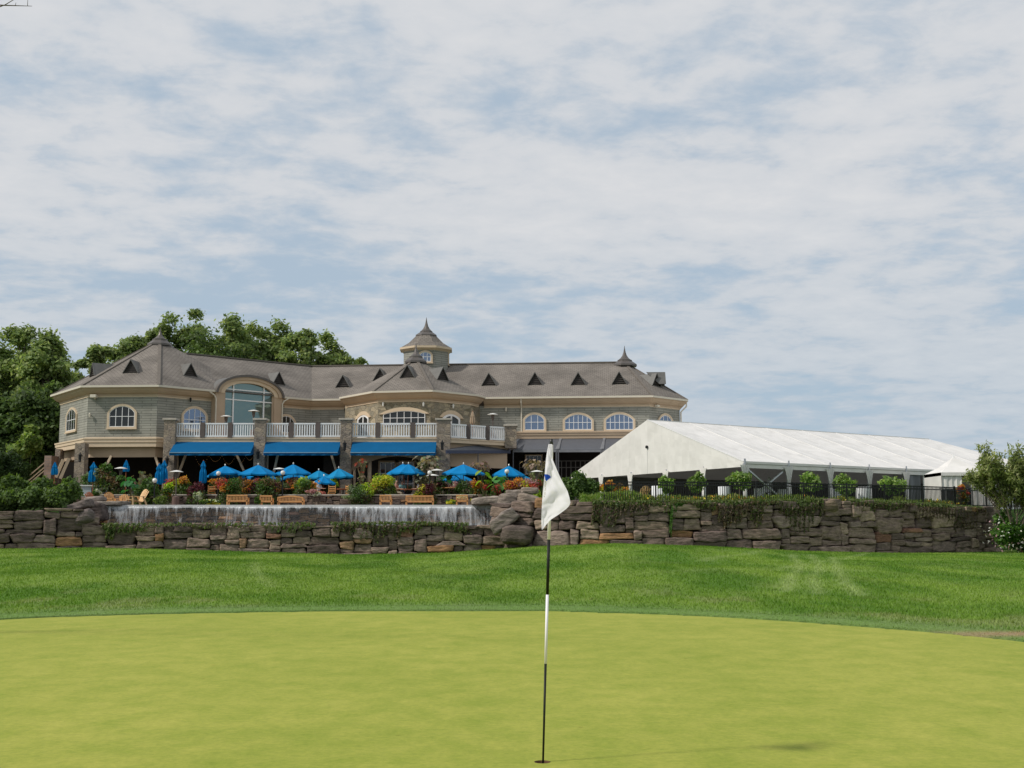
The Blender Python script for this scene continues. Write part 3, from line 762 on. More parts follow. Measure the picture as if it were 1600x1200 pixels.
V, F_, K = pack_wall(fall_line, lambda s: 1.8, lambda s: TZ - .12, (.10, .22), (.3, .9), 31, cols=[(.17, .105, .05), (.12, .08, .045), (.20, .125, .055), (.08, .06, .045)], tan=.12, depth=.2, step=.06, dark=1.35)
npmesh('stonework', V, F_, M['rock'], K, fw, smooth=True)
# dark earth core behind the joints
core = MB()
for ln_, tpf, dd in ((low_line, top1, d1), (right_line, top2, d2)):
    o2 = offset(ln_, .22)
    for i in range(len(o2) - 1):
        z1 = min(tpf(dd[i]), tpf(dd[i + 1])) - .2
        core.face((o2[i].x, o2[i].y, -.3), (o2[i + 1].x, o2[i + 1].y, -.3), (o2[i + 1].x, o2[i + 1].y, z1), (o2[i].x, o2[i].y, z1))
tag(core.build('soil_core', M['earth']), None, None, kind='structure')

# single boulders
def boulder(px, py, wpx, hpx, Y, label, col=(.25, .22, .19), seed=1, tilt=0, p=4, depth=.5):
    r = np.random.default_rng(seed); c = at(px, py, Y); s = Y / 1900; col = tuple(np.array(col) * np.array([.84, .77, .75]))
    V, F_, K = stone((0, 0, 0), (wpx / 2 * s, depth, hpx / 2 * s), (1, 0, 0), (0, 1, 0), col, r, rough=.10, p=p, tilt=tilt)
    o = npmesh('boulder', V, F_, M['rock'], K); o.location = c
    tag(o, label, 'boulder', 'boulders where the stone walls meet'); return o
boulder(788, 813, 46, 21, 60.9, 'pale angular boulder leaning on the big round one at the waterfall end', (.25, .225, .20), 3, .62, 12, .6)
boulder(808, 836, 50, 30, 60.6, 'largest rounded boulder at the wall foot below the leaning boulder', (.155, .13, .112), 5, -.05, 4, .7)
boulder(768, 783, 62, 13, 65.6, 'flat pale slab at the end of the weir behind the wall corner', (.36, .33, .28), 6, .03, 7, .8)
boulder(796, 783, 36, 22, 63.8, 'blocky grey boulder on the corner above the leaning boulder', (.28, .25, .21), 7, -.06, 5, .6)
boulder(826, 781, 36, 17, 63.6, 'brown rock on the wall corner just before the flag', (.30, .26, .21), 8, -.1, 4, .6)
boulder(808, 770, 34, 9, 66.0, 'small upper slab stacked on the wall corner under red flowers', (.33, .30, .26), 9, 0, 7, .5)
boulder(828, 767, 26, 10, 65.4, 'topmost squared stone on the wall corner under red flowers', (.36, .32, .27), 10, .02, 7, .5)
boulder(133, 810, 30, 20, 59.8, 'triangular purple grey boulder at the end of the waterfall above the low wall', (.19, .165, .155), 12, .4, 3.2, .6)
boulder(120, 792, 48, 12, 61.5, 'long slanting slab rising beside the hedge end', (.25, .22, .20), 13, .28, 7, .6)
boulder(152, 800, 28, 30, 64.6, 'dark stone block beside the start of the waterfall', (.13, .11, .10), 14, 0, 6, .5)
boulder(148, 781, 34, 10, 67.0, 'rounded log shaped rock beside the hedge and the deck chairs', (.28, .25, .22), 15, .12, 3, .5)
boulder(172, 787, 52, 7, 66.3, 'thin flat ledge slab under the pale deck chair', (.33, .31, .27), 16, 0, 8, .8)
boulder(993, 798, 22, 20, 60.5, 'mossy round boulder rising above the tall wall rim', (.17, .17, .14), 17, 0, 3, .5)
boulder(1292, 791, 30, 18, 62.4, 'brown boulder standing proud on the tall wall rim', (.22, .18, .13), 18, .2, 4, .5)

# weir lip and water sheet
weir = thing('waterfall', 'long sheet of falling water spilling from a straight pale weir', 'waterfall', (xat(470, 66), 65.9, 1.8), world=True)
lip = MB(); lip.box(xat(157, 65.9), xat(776, 65.9), 65.72, 66.45, TZ - .13, TZ + .03)
lip.build('weir_lip', M['wetlip'], weir, bevel=.02)
nxw, nzw = 900, 26
lx = np.linspace(xat(170, 65.7), xat(770, 65.7), nxw); lz = np.linspace(0, 1, nzw)
X2, T2 = np.meshgrid(lx, lz)
fold = fbm(X2 * 3.2, T2 * .6 + 3, 3, 2)
Yw = 65.70 - .16 * np.sqrt(T2) - .10 * (fold - .5); Zw = (TZ - .06) + (1.82 - TZ + .06) * T2
px_ = 800 + 1885 * X2 / 65.7
amt = np.interp(px_, [170, 210, 250, 330, 372, 420, 520, 560, 640, 700, 760], [.02, .08, .02, -.03, .02, .02, -.04, .10, .13, .13, .02])
Kw = np.stack([amt + .20 * np.exp(-T2 / .12) * (.3 + 1.4 * fbm(X2 * 1.6, T2 * 0, 3, 6)) + .14 * np.exp(-(1 - T2) / .07) * fbm(X2 * 2.5, T2 * 0 + 9, 3, 7) - .05 * T2 + .02, 0 * T2, 0 * T2], 2).reshape(-1, 3)
ii = (np.arange(nzw - 1)[:, None] * nxw + np.arange(nxw - 1)[None]).ravel()
npmesh('water_sheet', np.stack([X2.ravel(), Yw.ravel(), Zw.ravel()], 1), np.stack([ii, ii + nxw, ii + nxw + 1, ii + 1], 1), M['water'], Kw, weir, smooth=True)
#__PART2__
# ------------------------------------------------------------------ clubhouse
ZE = 11.85
club = thing('clubhouse', 'long shingled clubhouse with grey brown hipped roofs, cupola and blue awnings', 'building', (-8, 92, UZ), world=True)
EL = atz(80, 617.8, ZE); E1 = atz(127, 603.0, ZE); E2 = atz(248, 602.0, ZE); EB = atz(487, 624.0, ZE)
ER = atz(1020, 618.4, ZE); ES = atz(1074, 625.0, ZE)
S1 = atz(537.5, 620, ZE); S2 = atz(582.5, 611.8, ZE); S3 = atz(676, 609.8, ZE); S4 = atz(745.6, 617, ZE)
dg_ = (EB - E2); dg_.z = 0; dgu = dg_.normalized()
# roofs
A0 = at(250, 531, 93.2)
R0 = at(290, 551, 94.6); R1 = at(487, 572.5, 102.0)
zr = R1.z; R0.z = zr
R2 = Vector((at(976, 566, 99.6).x, 99.6, zr))
def refl(p, c): return Vector((2 * c.x - p.x, 2 * c.y - p.y, p.z))
def roof_mesh(polys, name='roof', mat='roof'):
    mb = MB()
    for p in polys: mb.face(*p)
    return mb.build(name, M[mat], club)
D8 = E2 + dgu * 5.7
octo = [EL, E1, E2, D8] + [refl(p, A0) for p in (EL, E1, E2, D8)]
roof_mesh([(octo[i], octo[(i + 1) % 8], A0) for i in range(8)])
back = lambda e, r: Vector((2 * r.x - e.x, 2 * r.y - e.y, ZE))
roof_mesh([(E2, EB, R1, R0), (back(EB, R1), back(E2, R0), R0, R1)])
bx0 = EB + (R1 - EB) * 0
nm = (ER - EB); nm.z = 0; nmu = nm.normalized(); nmi = Vector((-nmu.y, nmu.x, 0))
half = (R1 - EB).dot(nmi)
EBb = R1 + nmi * half; EBb.z = ZE; ERb = R2 + nmi * half; ERb.z = ZE
ESb = refl(ES, Vector((R2.x, R2.y, 0))); ESb = Vector((ES.x + .3, 2 * R2.y - ES.y + .5, ZE))
roof_mesh([(EB, ER, R2, R1), (ER, ES, R2), (ES, ESb, R2), (ESb, ERb, R2), (ERb, EBb, R1, R2)])
A1 = at(650, 560, 94.9)
o2_ = [S1, S2, S3, S4] + [refl(p, A1) for p in (S1, S2, S3, S4)]
roof_mesh([(o2_[i], o2_[(i + 1) % 8], A1) for i in range(8)])
# ridge caps
rc = MB()
for a, b in ((R0, R1), (R1, R2)): rc.bar(a + Vector((0, 0, .03)), b + Vector((0, 0, .03)), .3, .10)
for a, e in ((A0, E1), (A0, E2), (A0, EL), (A1, S2), (A1, S3), (R2, ER), (R2, ES)): rc.bar(a, e + Vector((0, 0, .02)), .22, .09)
rc.build('ridge_cap', plain('ridge_shingle', (.15, .128, .108), .9, var=.15), club)
# flared metal collars and spires
def spire(P, r0, hgt):
    mb = MB(); k = r0
    mb.lathe(P, [(k * 1.9, -.55), (k * 1.88, -.40), (k * 1.15, -.12), (k * 1.15, -.02), (k * .95, .0)], 8, rad(22.5))
    mb.lathe(P, [(k, 0), (k * .62, hgt * .14), (k * .34, hgt * .32), (k * .17, hgt * .55), (k * .07, hgt * .8), (.012, hgt)], 12)
    return mb.build('spire', M['spire'], club)
spire(A0 + Vector((0, 0, .05)), .50, .95); spire(A1 + Vector((0, 0, .15)), .48, 1.1); spire(Vector((R2.x, R2.y, zr + .2)), .55, 1.2)
# cornices with gutter
PROF = [(.0, ZE + .02), (0.0, ZE - .13), (.10, ZE - .17), (.16, ZE - .30), (.34, ZE - .48), (.52, ZE - .56), (.52, ZE - .66), (.62, ZE - .68)]
def cornice(poly):
    mb = MB(); sweep(mb, poly, [(-.06, ZE + .03), (-.06, ZE - .11), (.02, ZE - .13)]); mb.build('gutter', M['gutter'], club)
    mb = MB(); sweep(mb, poly, PROF[1:]); mb.build('cornice', M['tan'], club)
    mb = MB(); sweep(mb, poly, [(.56, ZE - .66), (.55, ZE - .76), (.66, ZE - .76)]); mb.build('frieze_trim', M['cream'], club)
cornice([refl(E2, A0), EL, E1, E2, E2 + dgu * ((atz(335, 611, ZE) - E2).dot(dgu))])
cornice([atz(442, 620, ZE), EB, EB + nmu * ((S1 - EB).dot(nmu) - .1)])
cornice([S1 + (S1 - S2) * .15, S1, S2, S3, S4, S4 + (S4 - S3).normalized() * .1 + Vector((.5, 1.4, 0))])
cornice([EB + nmu * ((S4 - EB).dot(nmu) + .25), ER, ES, ESb])
# walls
WI = .60
def inset(P): return offset(P, WI)
LOw = inset([refl(E2, A0), EL, E1, E2, EB, ER, ES, ESb])
w0 = MB(); walls(w0, LOw, 8.1, ZE - .6); w0.build('wall', M['siding'], club)
# inward extension so window reveals never show a gap
SOw = inset([S1 + (S1 - S2) * .2, S1, S2, S3, S4, S4 + Vector((1.0, 3.2, 0))])
w1 = MB(); walls(w1, SOw, 8.1, ZE - .6); w1.build('tower_wall', M['sootone'], club)
# corner boards are absent in the photo; ledge bands of the two shingled ends
def band(poly, z1, z2, out_, mat='cream'):
    mb = MB(); P = offset(poly, WI)
    sweep(mb, P, [(0, z1 + .06), (-out_ - .05, z1), (-out_ - .05, z1 - .10), (-out_, z1 - .12), (-out_, (z1 + z2) / 2), (-out_ + .06, (z1 + z2) / 2 - .02), (-out_ + .06, z2), (.1, z2)])
    return mb.build('ledge_band', M[mat], club)
zb1 = at(190, 684.6, E1.y + .6).z; zb2 = at(190, 698.6, E1.y + .6).z
band([refl(E2, A0), EL, E1, E2, E2 + dgu * 1.2], zb1, zb2, .22)
F_L = Frame(LOw[1], LOw[2]); F_F = Frame(LOw[2], LOw[3]); F_D = Frame(LOw[3], LOw[4]); F_M = Frame(LOw[4], LOw[5]); F_E = Frame(LOw[5], LOw[6])
F_S1 = Frame(SOw[1], SOw[2]); F_S2 = Frame(SOw[2], SOw[3]); F_S3 = Frame(SOw[3], SOw[4])
# ceiling over the open porch below the octagon, recessed beam
zc = at(190, 714, 87).z
bm_ = MB(); P = offset([refl(E2, A0), EL, E1, E2, E2 + dgu * 1.3], WI + .35)
walls(bm_, P, zc, zb2 + .05); bm_.build('porch_beam', M['tan'], club)
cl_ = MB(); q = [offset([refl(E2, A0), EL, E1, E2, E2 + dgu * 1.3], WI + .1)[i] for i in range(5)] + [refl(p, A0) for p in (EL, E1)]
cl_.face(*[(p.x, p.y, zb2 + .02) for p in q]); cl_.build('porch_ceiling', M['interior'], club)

# windows
def outline(w_, h, rise, k=12, g=0.0, gb=0.0):
    hw = w_ / 2 + g; H = h + g; s = h - rise
    pts = [(-hw, -gb), (hw, -gb)]
    if rise <= 0.01: return pts + [(hw, H), (-hw, H)]
    rs = H - s; Rr = (hw * hw + rs * rs) / (2 * rs); cy = H - Rr; a0 = math.asin(min(1, hw / Rr))
    if rs > hw: a0 = math.pi / 2
    return pts + [((Rr if rs <= hw else hw) * math.sin(a0 - 2 * a0 * i / k), (cy + Rr * math.cos(a0 - 2 * a0 * i / k)) if rs <= hw else s + rs * math.cos(a0 - 2 * a0 * i / k)) for i in range(k + 1)]
def top_at(w_, h, rise, x):
    if rise <= .01: return h
    hw = w_ / 2; Rr = (hw * hw + rise * rise) / (2 * rise); cy = h - Rr; return cy + math.sqrt(max(0, Rr * Rr - x * x))
def ring(mb, fr, cx, z0, inner, outer, c0, c1):
    n = len(inner); P = lambda q, c: fr.p(cx + q[0], z0 + q[1], c)
    pts = [P(q, c1) for q in inner] + [P(q, c1) for q in outer] + [P(q, c0) for q in inner] + [P(q, c0) for q in outer]; f = []
    for i in range(n):
        j = (i + 1) % n; f += [(i, n + i, n + j, j), (n + i, 3 * n + i, 3 * n + j, n + j), (i, j, 2 * n + j, 2 * n + i)]
    mb.poly(pts, [tuple(x) for x in f])
def window(fr, cx, z0, w_, h, rise, nx_=4, rows=(.5,), trim=.16, gl='glassdark', tm='cream', mun=.04, name='window', lintel=False, parent=None, proud=.10):
    parent = parent or club
    mb = MB()
    if lintel:      # only a stone arch over the head
        inn = outline(w_, h, rise)[2:]; oo = outline(w_ + .1, h, rise, g=.28)[2:]
        P = lambda q, c: fr.p(cx + q[0], z0 + q[1], c); n = len(inn)
        pts = [P(q, proud) for q in inn] + [P(q, proud) for q in oo] + [P(q, 0) for q in inn] + [P(q, 0) for q in oo]; f = []
        for i in range(n - 1): j = i + 1; f += [(i, n + i, n + j, j), (n + i, 3 * n + i, 3 * n + j, n + j), (i, j, 2 * n + j, 2 * n + i)]
        f += [(0, 2 * n, 3 * n, n), (n - 1, 2 * n - 1, 4 * n - 1, 3 * n - 1)]
        mb.poly(pts, f)
    else:
        ring(mb, fr, cx, z0, outline(w_, h, rise), outline(w_, h, rise, g=trim, gb=trim), 0, proud)
        fr.box(mb, cx - w_ / 2 - trim - .04, cx + w_ / 2 + trim + .04, z0 - trim - .02, z0 - trim + .05, proud * .9, proud + .06)
    o = mb.build(name, M[tm], parent)
    pm = MB(); pm.face(*[fr.p(cx + a, z0 + b, .025) for a, b in outline(w_, h, rise)]); g = pm.build('pane', M[gl], o)
    fm = MB(); fwd = mun * 1.1
    ring(fm, fr, cx, z0, outline(w_ - 2 * fwd, h - 2 * fwd, rise * .96)[:2] and [(a, b + fwd) for a, b in outline(w_ - 2 * fwd, h - 2 * fwd, rise * .96)], outline(w_, h, rise), .02, .07)
    for i in range(1, nx_):
        x = -w_ / 2 + w_ * i / nx_; fr.box(fm, cx + x - mun / 2, cx + x + mun / 2, z0, z0 + top_at(w_, h, rise, x) - .02, .022, .055)
    for q in rows:
        zz = h * q; hw = w_ / 2
        if zz > h - rise:
            while hw > .05 and top_at(w_, h, rise, hw) < zz: hw -= .02
        fr.box(fm, cx - hw, cx + hw, z0 + zz - mun / 2, z0 + zz + mun / 2, .023, .057)
    fm.build('window_frame', M['white'], o)
    return o
def winpx(fr, x0, x1, ytop, ybot, rise_px, **k):
    a0, _ = fr.hit(x0, (ytop + ybot) / 2); a1, _ = fr.hit(x1, (ytop + ybot) / 2)
    _, zt = fr.hit((x0 + x1) / 2, ytop); _, zb = fr.hit((x0 + x1) / 2, ybot)
    return window(fr, (a0 + a1) / 2, zb, a1 - a0, zt - zb, (zt - zb) * rise_px / (ybot - ytop), **k)
winpx(F_L, 105.5, 120, 640, 672.5, 9, nx_=4, rows=(.5,), gl='glassdark')
winpx(F_F, 171.5, 211, 634.5, 667, 10, nx_=4, rows=(.5,), gl='glassdark')
winpx(F_D, 286, 321, 638, 671, 11, nx_=4, rows=(.45,), gl='glassskytint')
winpx(F_D, 434, 459, 650, 676, 9, nx_=4, rows=(.45,), gl='glassdark')
winpx(F_M, 820, 850.5, 647.5, 672, 8, nx_=3, rows=(.5,), gl='glassskytint')
winpx(F_M, 882.5, 924.5, 647.5, 671.5, 9, nx_=6, rows=(.47,), gl='glassskytint')
winpx(F_M, 946.5, 989.5, 647, 671.5, 9, nx_=6, rows=(.47,), gl='glassskytint')
winpx(F_E, 1029.5, 1049, 649, 673, 8, nx_=3, rows=(.5,), gl='glassskytint')
winpx(F_S1, 559.5, 576.5, 648.5, 684, 5, nx_=2, rows=(), lintel=True, tm='cream', name='door', mun=.12)
winpx(F_S2, 599, 664.5, 642, 664, 5, nx_=6, rows=(.5,), lintel=True)
winpx(F_S3, 691, 718, 647, 684, 6, nx_=2, rows=(), lintel=True, name='door', mun=.14)
# big barrel dormer on the diagonal wing
FE = Frame(E2 + Vector((0, 0, 0)), EB)
a0, _ = FE.hit(336, 640); a1, _ = FE.hit(441.5, 645); cxm = (a0 + a1) / 2; hw = (a1 - a0) / 2
_, zt_ = FE.hit(388, 587); rise_o = zt_ - ZE + .12
dm = MB(); NA = 28
def arcp(r1, r2, z0, c): return [FE.p(cxm - r1 * math.cos(math.pi * i / NA), z0 + r2 * math.sin(math.pi * i / NA), c) for i in range(NA + 1)]
z0_ = ZE - .12
oA, oB = arcp(hw, rise_o, z0_, .12), arcp(hw, rise_o, z0_, -7); base = len(dm.v)
dm.poly(oA + oB, [(i, i + 1, NA + 2 + i, NA + 1 + i) for i in range(NA)])
dorm = dm.build('dormer_roof', M['venttop'], club)
def archband(r1, r2, s1, s2, c0, c1, mat, nm_):
    mb = MB(); A = arcp(r1, r2, z0_, c1); B = arcp(s1, s2, z0_, c1); A0_ = arcp(r1, r2, z0_, c0); B0 = arcp(s1, s2, z0_, c0); n = NA + 1
    f = []
    for i in range(NA): f += [(i, i + 1, n + i + 1, n + i), (i, 2 * n + i, 2 * n + i + 1, i + 1), (n + i, n + i + 1, 3 * n + i + 1, 3 * n + i)]
    mb.poly(A + B + A0_ + B0, f + [(0, n, 3 * n, 2 * n), (n - 1, 3 * n - 1, 4 * n - 1, 2 * n - 1)]); return mb.build(nm_, M[mat], dorm)
archband(hw + .04, rise_o + .05, hw - .14, rise_o - .13, -.1, .20, 'spire', 'arch_edge')
archband(hw - .14, rise_o - .13, hw - .42, rise_o - .34, -.1, .12, 'tan', 'arch_moulding')
archband(hw - .42, rise_o - .34, hw - .78, rise_o - .58, -.2, .02, 'cream', 'arch_band')
for s_ in (-1, 1):
    jm = MB(); FE.box(jm, cxm + s_ * (hw - .40) - .38, cxm + s_ * (hw - .40) + .38, 8.1, z0_ + .02, -.9, -.02)
    FE.box(jm, cxm + s_ * (hw - .78) - .12, cxm + s_ * (hw - .78) + .12, 8.1, z0_ + .25, -.9, -.10); jm.build('dormer_jamb', M['tan'], dorm)
gi = FE; gw = (hw - .80) * 2; gt = rise_o - .60
gm = MB(); gm.face(*([FE.p(cxm + gw / 2, 8.1, -.22), FE.p(cxm + gw / 2, z0_, -.22)] + [FE.p(cxm + gw / 2 * math.cos(math.pi * i / 24), z0_ + gt * math.sin(math.pi * i / 24), -.22) for i in range(1, 24)] + [FE.p(cxm - gw / 2, z0_, -.22), FE.p(cxm - gw / 2, 8.1, -.22)]))
gm.build('pane', M['glassgreen'], dorm)
mm_ = MB()
for q in (-.31, .31): FE.box(mm_, cxm + q * gw - .05, cxm + q * gw + .05, 8.1, z0_ + gt * math.sqrt(max(0, 1 - (2 * q) ** 2)) + .02, -.22, -.14)
for zz in (z0_ + .35, z0_ - .42): FE.box(mm_, cxm - gw / 2 * .98, cxm + gw / 2 * .98, zz - .04, zz + .04, -.22, -.145)
mm_.build('window_frame', M['white'], dorm)
# roof vents: little louvred gables with a metal roof running back into the slope
def vent(px, pyb, e0, e1, apex, w_=1.05, h=.92):
    """front at roof slope below pixel (px,pyb); e0,e1 eave ends, apex any ridge point of that slope"""
    nrm = (e1 - e0).cross(apex - e0).normalized(); d = ray(px, pyb); e = Vector((0, 0, EYE)); t = (e0 - e).dot(nrm) / d.dot(nrm); P = e + d * t
    u = (e1 - e0); u.z = 0; u.normalize(); inn = Vector((-u.y, u.x, 0)); slope = abs(nrm.x * inn.x + nrm.y * inn.y) / abs(nrm.z)
    P = P - inn * .05; L_ = h / slope + .15
    a, b, c = P - u * w_ / 2, P + u * w_ / 2, P + Vector((0, 0, h)); o_ = -inn * .10
    mb = MB(); back_ = c + inn * L_
    for s_, q in ((1, a), (-1, b)):
        q2 = q - Vector((0, 0, .06)) + (q - P) * .12
        f = [q2 + o_, c + Vector((0, 0, .05)) + o_, back_ + Vector((0, 0, .05)), q2 + inn * .4]
        mb.face(*(f if s_ > 0 else f[::-1]))
        mb.bar(q2 + o_, c + Vector((0, 0, .03)) + o_, .07, .05)
    r_ = mb.build('roof_vent', M['venttop'], club)
    lb = MB(); lb.face(a, b, c)
    k = 6
    for i in range(k):
        f = (i + .3) / k; hwid = w_ / 2 * (1 - f) * .9; q = P + Vector((0, 0, h * f)) + o_ * .5
        lb.hexa([q - u * hwid, q + u * hwid, q + u * hwid + inn * .06 + Vector((0, 0, .08)), q - u * hwid + inn * .06 + Vector((0, 0, .08)),
                 q - u * hwid + Vector((0, 0, .015)), q + u * hwid + Vector((0, 0, .015)), q + u * hwid + inn * .06 + Vector((0, 0, .095)), q - u * hwid + inn * .06 + Vector((0, 0, .095))])
    lb.build('louvre', M['ventdark'], r_)
vent(205, 582, E1, E2, A0); vent(296, 587.5, E2, EB, R1); vent(434, 600, E2, EB, R1)
vent(536, 604.5, EB, ER, R1); vent(594, 594, EB, ER, R1); vent(637, 589.5, S2, S3, A1); vent(690, 593, S3, S4, A1)
for px, py in ((764, 601.5), (836, 600.5), (903.5, 600.5), (967.5, 599.5)): vent(px, py, EB, ER, R1)
vent(1024, 602, ER, ES, R2); vent(147, 587, EL, E1, A0); vent(1036, 600, ES, ESb, R2)
# cupola
CU = Vector((at(665, 560, 100.2).x, 100.8, 0))
r8 = lambda r: r
zc0 = zr - 1.2; zc1 = at(665, 546, 99).z; zc2 = at(665, 518, 100.8).z
ob = MB(); ob.lathe((CU.x, CU.y, 0), [(1.98, zc0), (1.98, zc1 + .15)], 8, rad(22.5 + 2)); cup_ = ob.build('cupola', M['siding'], club)
rb = MB(); rb.lathe((CU.x, CU.y, 0), [(2.28, zc1 + .28), (1.55, zc1 + .72), (.72, zc2 - .25), (.45, zc2)], 8, rad(24.5)); rb.build('cupola_roof', M['roof'], cup_)
tb = MB(); tb.lathe((CU.x, CU.y, 0), [(1.99, zc1 - .05), (2.20, zc1 + .1), (2.33, zc1 + .12), (2.33, zc1 + .29), (2.2, zc1 + .30)], 8, rad(24.5)); tb.build('cupola_cornice', M['cream'], cup_)
sp_ = MB(); sp_.lathe((CU.x, CU.y, zc2), [(.95, -.42), (.93, -.34), (.55, -.08), (.55, 0), (.42, .02)], 8, rad(24.5)); sp_.lathe((CU.x, CU.y, zc2), [(.5, 0), (.30, .2), (.16, .45), (.07, .8), (.012, 1.2)], 12); sp_.build('spire', M['spire'], cup_)
aa = [rad(24.5) + 2 * math.pi * k / 8 for k in range(9)]
cv = [Vector((CU.x + 1.98 * math.cos(a), CU.y + 1.98 * math.sin(a), 0)) for a in aa]
for k in range(8):
    A_, B_ = cv[k], cv[k + 1]; mid = (A_ + B_) / 2 - CU
    if mid.y < -1.0 or abs(mid.x) > 1.5 and mid.y < .6:
        fr = Frame(A_, B_)
        if mid.y < -1.6 or mid.x > 1.5: window(fr, fr.len / 2, zc1 - 1.02, .95, .80, .22, 3, (.5,), trim=.14, gl='glassskytint', parent=cup_, mun=.05)
# downspouts, floodlights, small wall lamps
ds = lambda p, z0, z1, r=.05: MB().tube([p + Vector((0, 0, z1)), p + Vector((0, 0, z0))], r, 8)
def vflat(p, z): return Vector((p.x, p.y, z))
for fr, px, zlo in ((F_M, 815, 8.2), (F_M, 1016, 8.2)):
    if px == 1016: continue
    a, _ = fr.hit(px, 650); q = fr.p(a, 0, .10); MB().tube([vflat(fr.p(a, 0, .55), ZE - .1), vflat(fr.p(a, 0, .5), ZE - .4), vflat(q, ZE - .8), vflat(q, 8.2)], .055, 8).build('downspout', M['gutter'], club)
q = F_E.p(F_E.len, 0, .12); MB().tube([vflat(F_E.p(F_E.len + .3, 0, .45), ZE - .1), vflat(F_E.p(F_E.len + .3, 0, .45), ZE - .5), vflat(q, ZE - .95), vflat(q, UZ)], .06, 8).build('downspout', M['gutter'], club)
for s_ in (-1, 1):
    q = FE.p(cxm + s_ * (hw - .05), 0, -.02 + .05)
    MB().tube([vflat(FE.p(cxm + s_ * (hw + .5), 0, .0), ZE - .12), vflat(FE.p(cxm + s_ * (hw + .1), 0, .02), ZE - .35), vflat(q, ZE - .6), vflat(q, 8.2)], .055, 8).build('downspout', M['gutter'], club)
def flood(fr, px, py, big=1.0):
    a, z = fr.hit(px, py); mb = MB(); q = fr.p(a, z, .12)
    mb.bar(fr.p(a, z, 0), fr.p(a, z + .03, .25), .06); fr.box(mb, a - .22 * big, a + .22 * big, z - .02, z + .2 * big, .22, .22 + .35 * big)
    fr.box(mb, a - .06, a + .06, z - .10 * big, z - .02, .1, .3); mb.build('floodlight', M['gutter'], club, bevel=.02)
flood(F_F, 150, 622); flood(F_E, 1022, 636, .7)
def sconce(fr, px, py, col='black', s=1.0):
    a, z = fr.hit(px, py); mb = MB(); mb.lathe(fr.p(a, z, .16), [(.02, .22 * s), (.10 * s, .12 * s), (.10 * s, .10 * s), (.07 * s, -.16 * s), (.03, -.2 * s)], 6); mb.bar(fr.p(a, z + .05, 0), fr.p(a, z + .05, .16), .04)
    mb.build('wall_lamp', M[col], club)
for fr, px, py, c_ in ((F_D, 296, 625, 'black'), (F_D, 428, 634, 'black'), (F_F, 141.5, 649, 'gutter'), (F_M, 791, 640, 'gutter'), (F_S2, 599.5, 632, 'globe'), (F_S2, 662.5, 632, 'globe'), (F_S3, 706, 635, 'globe'), (F_M, 540, 641, 'black')): sconce(fr, px, py, c_, .8)

# deck, fascia, railings and stone piers
YD = 86.0
K0 = Vector((xat(268, YD), YD, 0)); K1 = Vector((xat(691, YD, 670), YD, 0)); K2 = Vector((xat(797, 89.8, 670), 89.8, 0)); K3 = Vector((xat(806, 94.5, 670), 94.6, 0))
ZD = zat(684, YD); ZF = zat(690.5, YD)
dk = MB(); pts = [K0, K1, K2, K3, LOw[4] + Vector((1, 1, 0)), LOw[3] + Vector((1.5, 2, 0)), LOw[3] + Vector((.5, .5, 0))]
bmn = bmesh.new(); vt = [bmn.verts.new((p.x, p.y, ZD)) for p in pts]; vb = [bmn.verts.new((p.x, p.y, ZF)) for p in pts]
bmn.faces.new(vt); bmn.faces.new(vb[::-1])
for i in range(len(pts)): bmn.faces.new((vb[i], vb[(i + 1) % len(pts)], vt[(i + 1) % len(pts)], vt[i]))
bmesh.ops.recalc_face_normals(bmn, faces=bmn.faces); me = bpy.data.meshes.new('deck'); bmn.to_mesh(me); bmn.free(); link(me, 'deck', M['tan'], club)
fs = MB(); sweep(fs, [K0, K1, K2, K3], [(-.02, ZD + .02), (-.10, ZD), (-.10, ZD - .08), (-.04, ZD - .10), (-.04, ZF - .02), (.2, ZF - .02)]); fs.build('deck_fascia', M['cream'], club)
def pier(px, z0, z1, Y, wd=.78, py=670):
    x = xat(px, Y, py); mb = MB(); mb.box(x - wd / 2, x + wd / 2, Y - .35, Y + .45, z0, z1)
    o = mb.build('stone_pier', M['pillarstone'], club); c = MB(); c.box(x - wd / 2 - .10, x + wd / 2 + .10, Y - .45, Y + .55, z1, z1 + .14); c.build('pier_cap', M['cap'], o, bevel=.02); return x
ZP = zat(657, YD - .3)
for px in (267, 407.5, 541.5): pier(px, TZ, ZP, YD - .15)
pier(693, TZ, ZP, YD - .15, .95); pier(798, ZF - .2, ZP - .1, 89.7, .85)
ZR = zat(661, YD)
def railing(A_, B_):
    fr = Frame(A_, B_); mb = MB(); n = max(3, int(fr.len / .165))
    fr.box(mb, 0, fr.len, ZR - .10, ZR, -.05, .07); fr.box(mb, 0, fr.len, ZD + .06, ZD + .16, -.04, .06)
    for i in range(n):
        a = (i + .5) * fr.len / n; fr.box(mb, a - .038, a + .038, ZD + .15, ZR - .09, -.025, .045)
    mb.build('railing', M['white'], club)
def post(px, Y, py=670):
    x = xat(px, Y, py); MB().box(x - .16, x + .16, Y - .12, Y + .14, ZD, ZR + .03).build('railing_post', M['brown'], club)
for a, b in ((275, 313.5), (320.5, 357), (363.5, 400), (416, 451), (459, 493.5), (500, 534), (550, 587), (594, 641), (649, 683)):
    railing(Vector((xat(a, YD, 670), YD, 0)), Vector((xat(b, YD, 670), YD, 0)))
for px in (317, 360, 455, 497, 590.5, 645): post(px, YD)
def dgp(px):
    fr = Frame(K1, K2); a, _ = fr.hit(px, 672); return vflat(fr.p(a, 0, 0), 0)
for a, b in ((704, 728.5), (734.5, 758.5), (764.5, 791)): railing(dgp(a), dgp(b))
for px in (731.5, 761.5): q = dgp(px); MB().box(q.x - .15, q.x + .15, q.y - .12, q.y + .14, ZD, ZR + .03).build('railing_post', M['brown'], club)
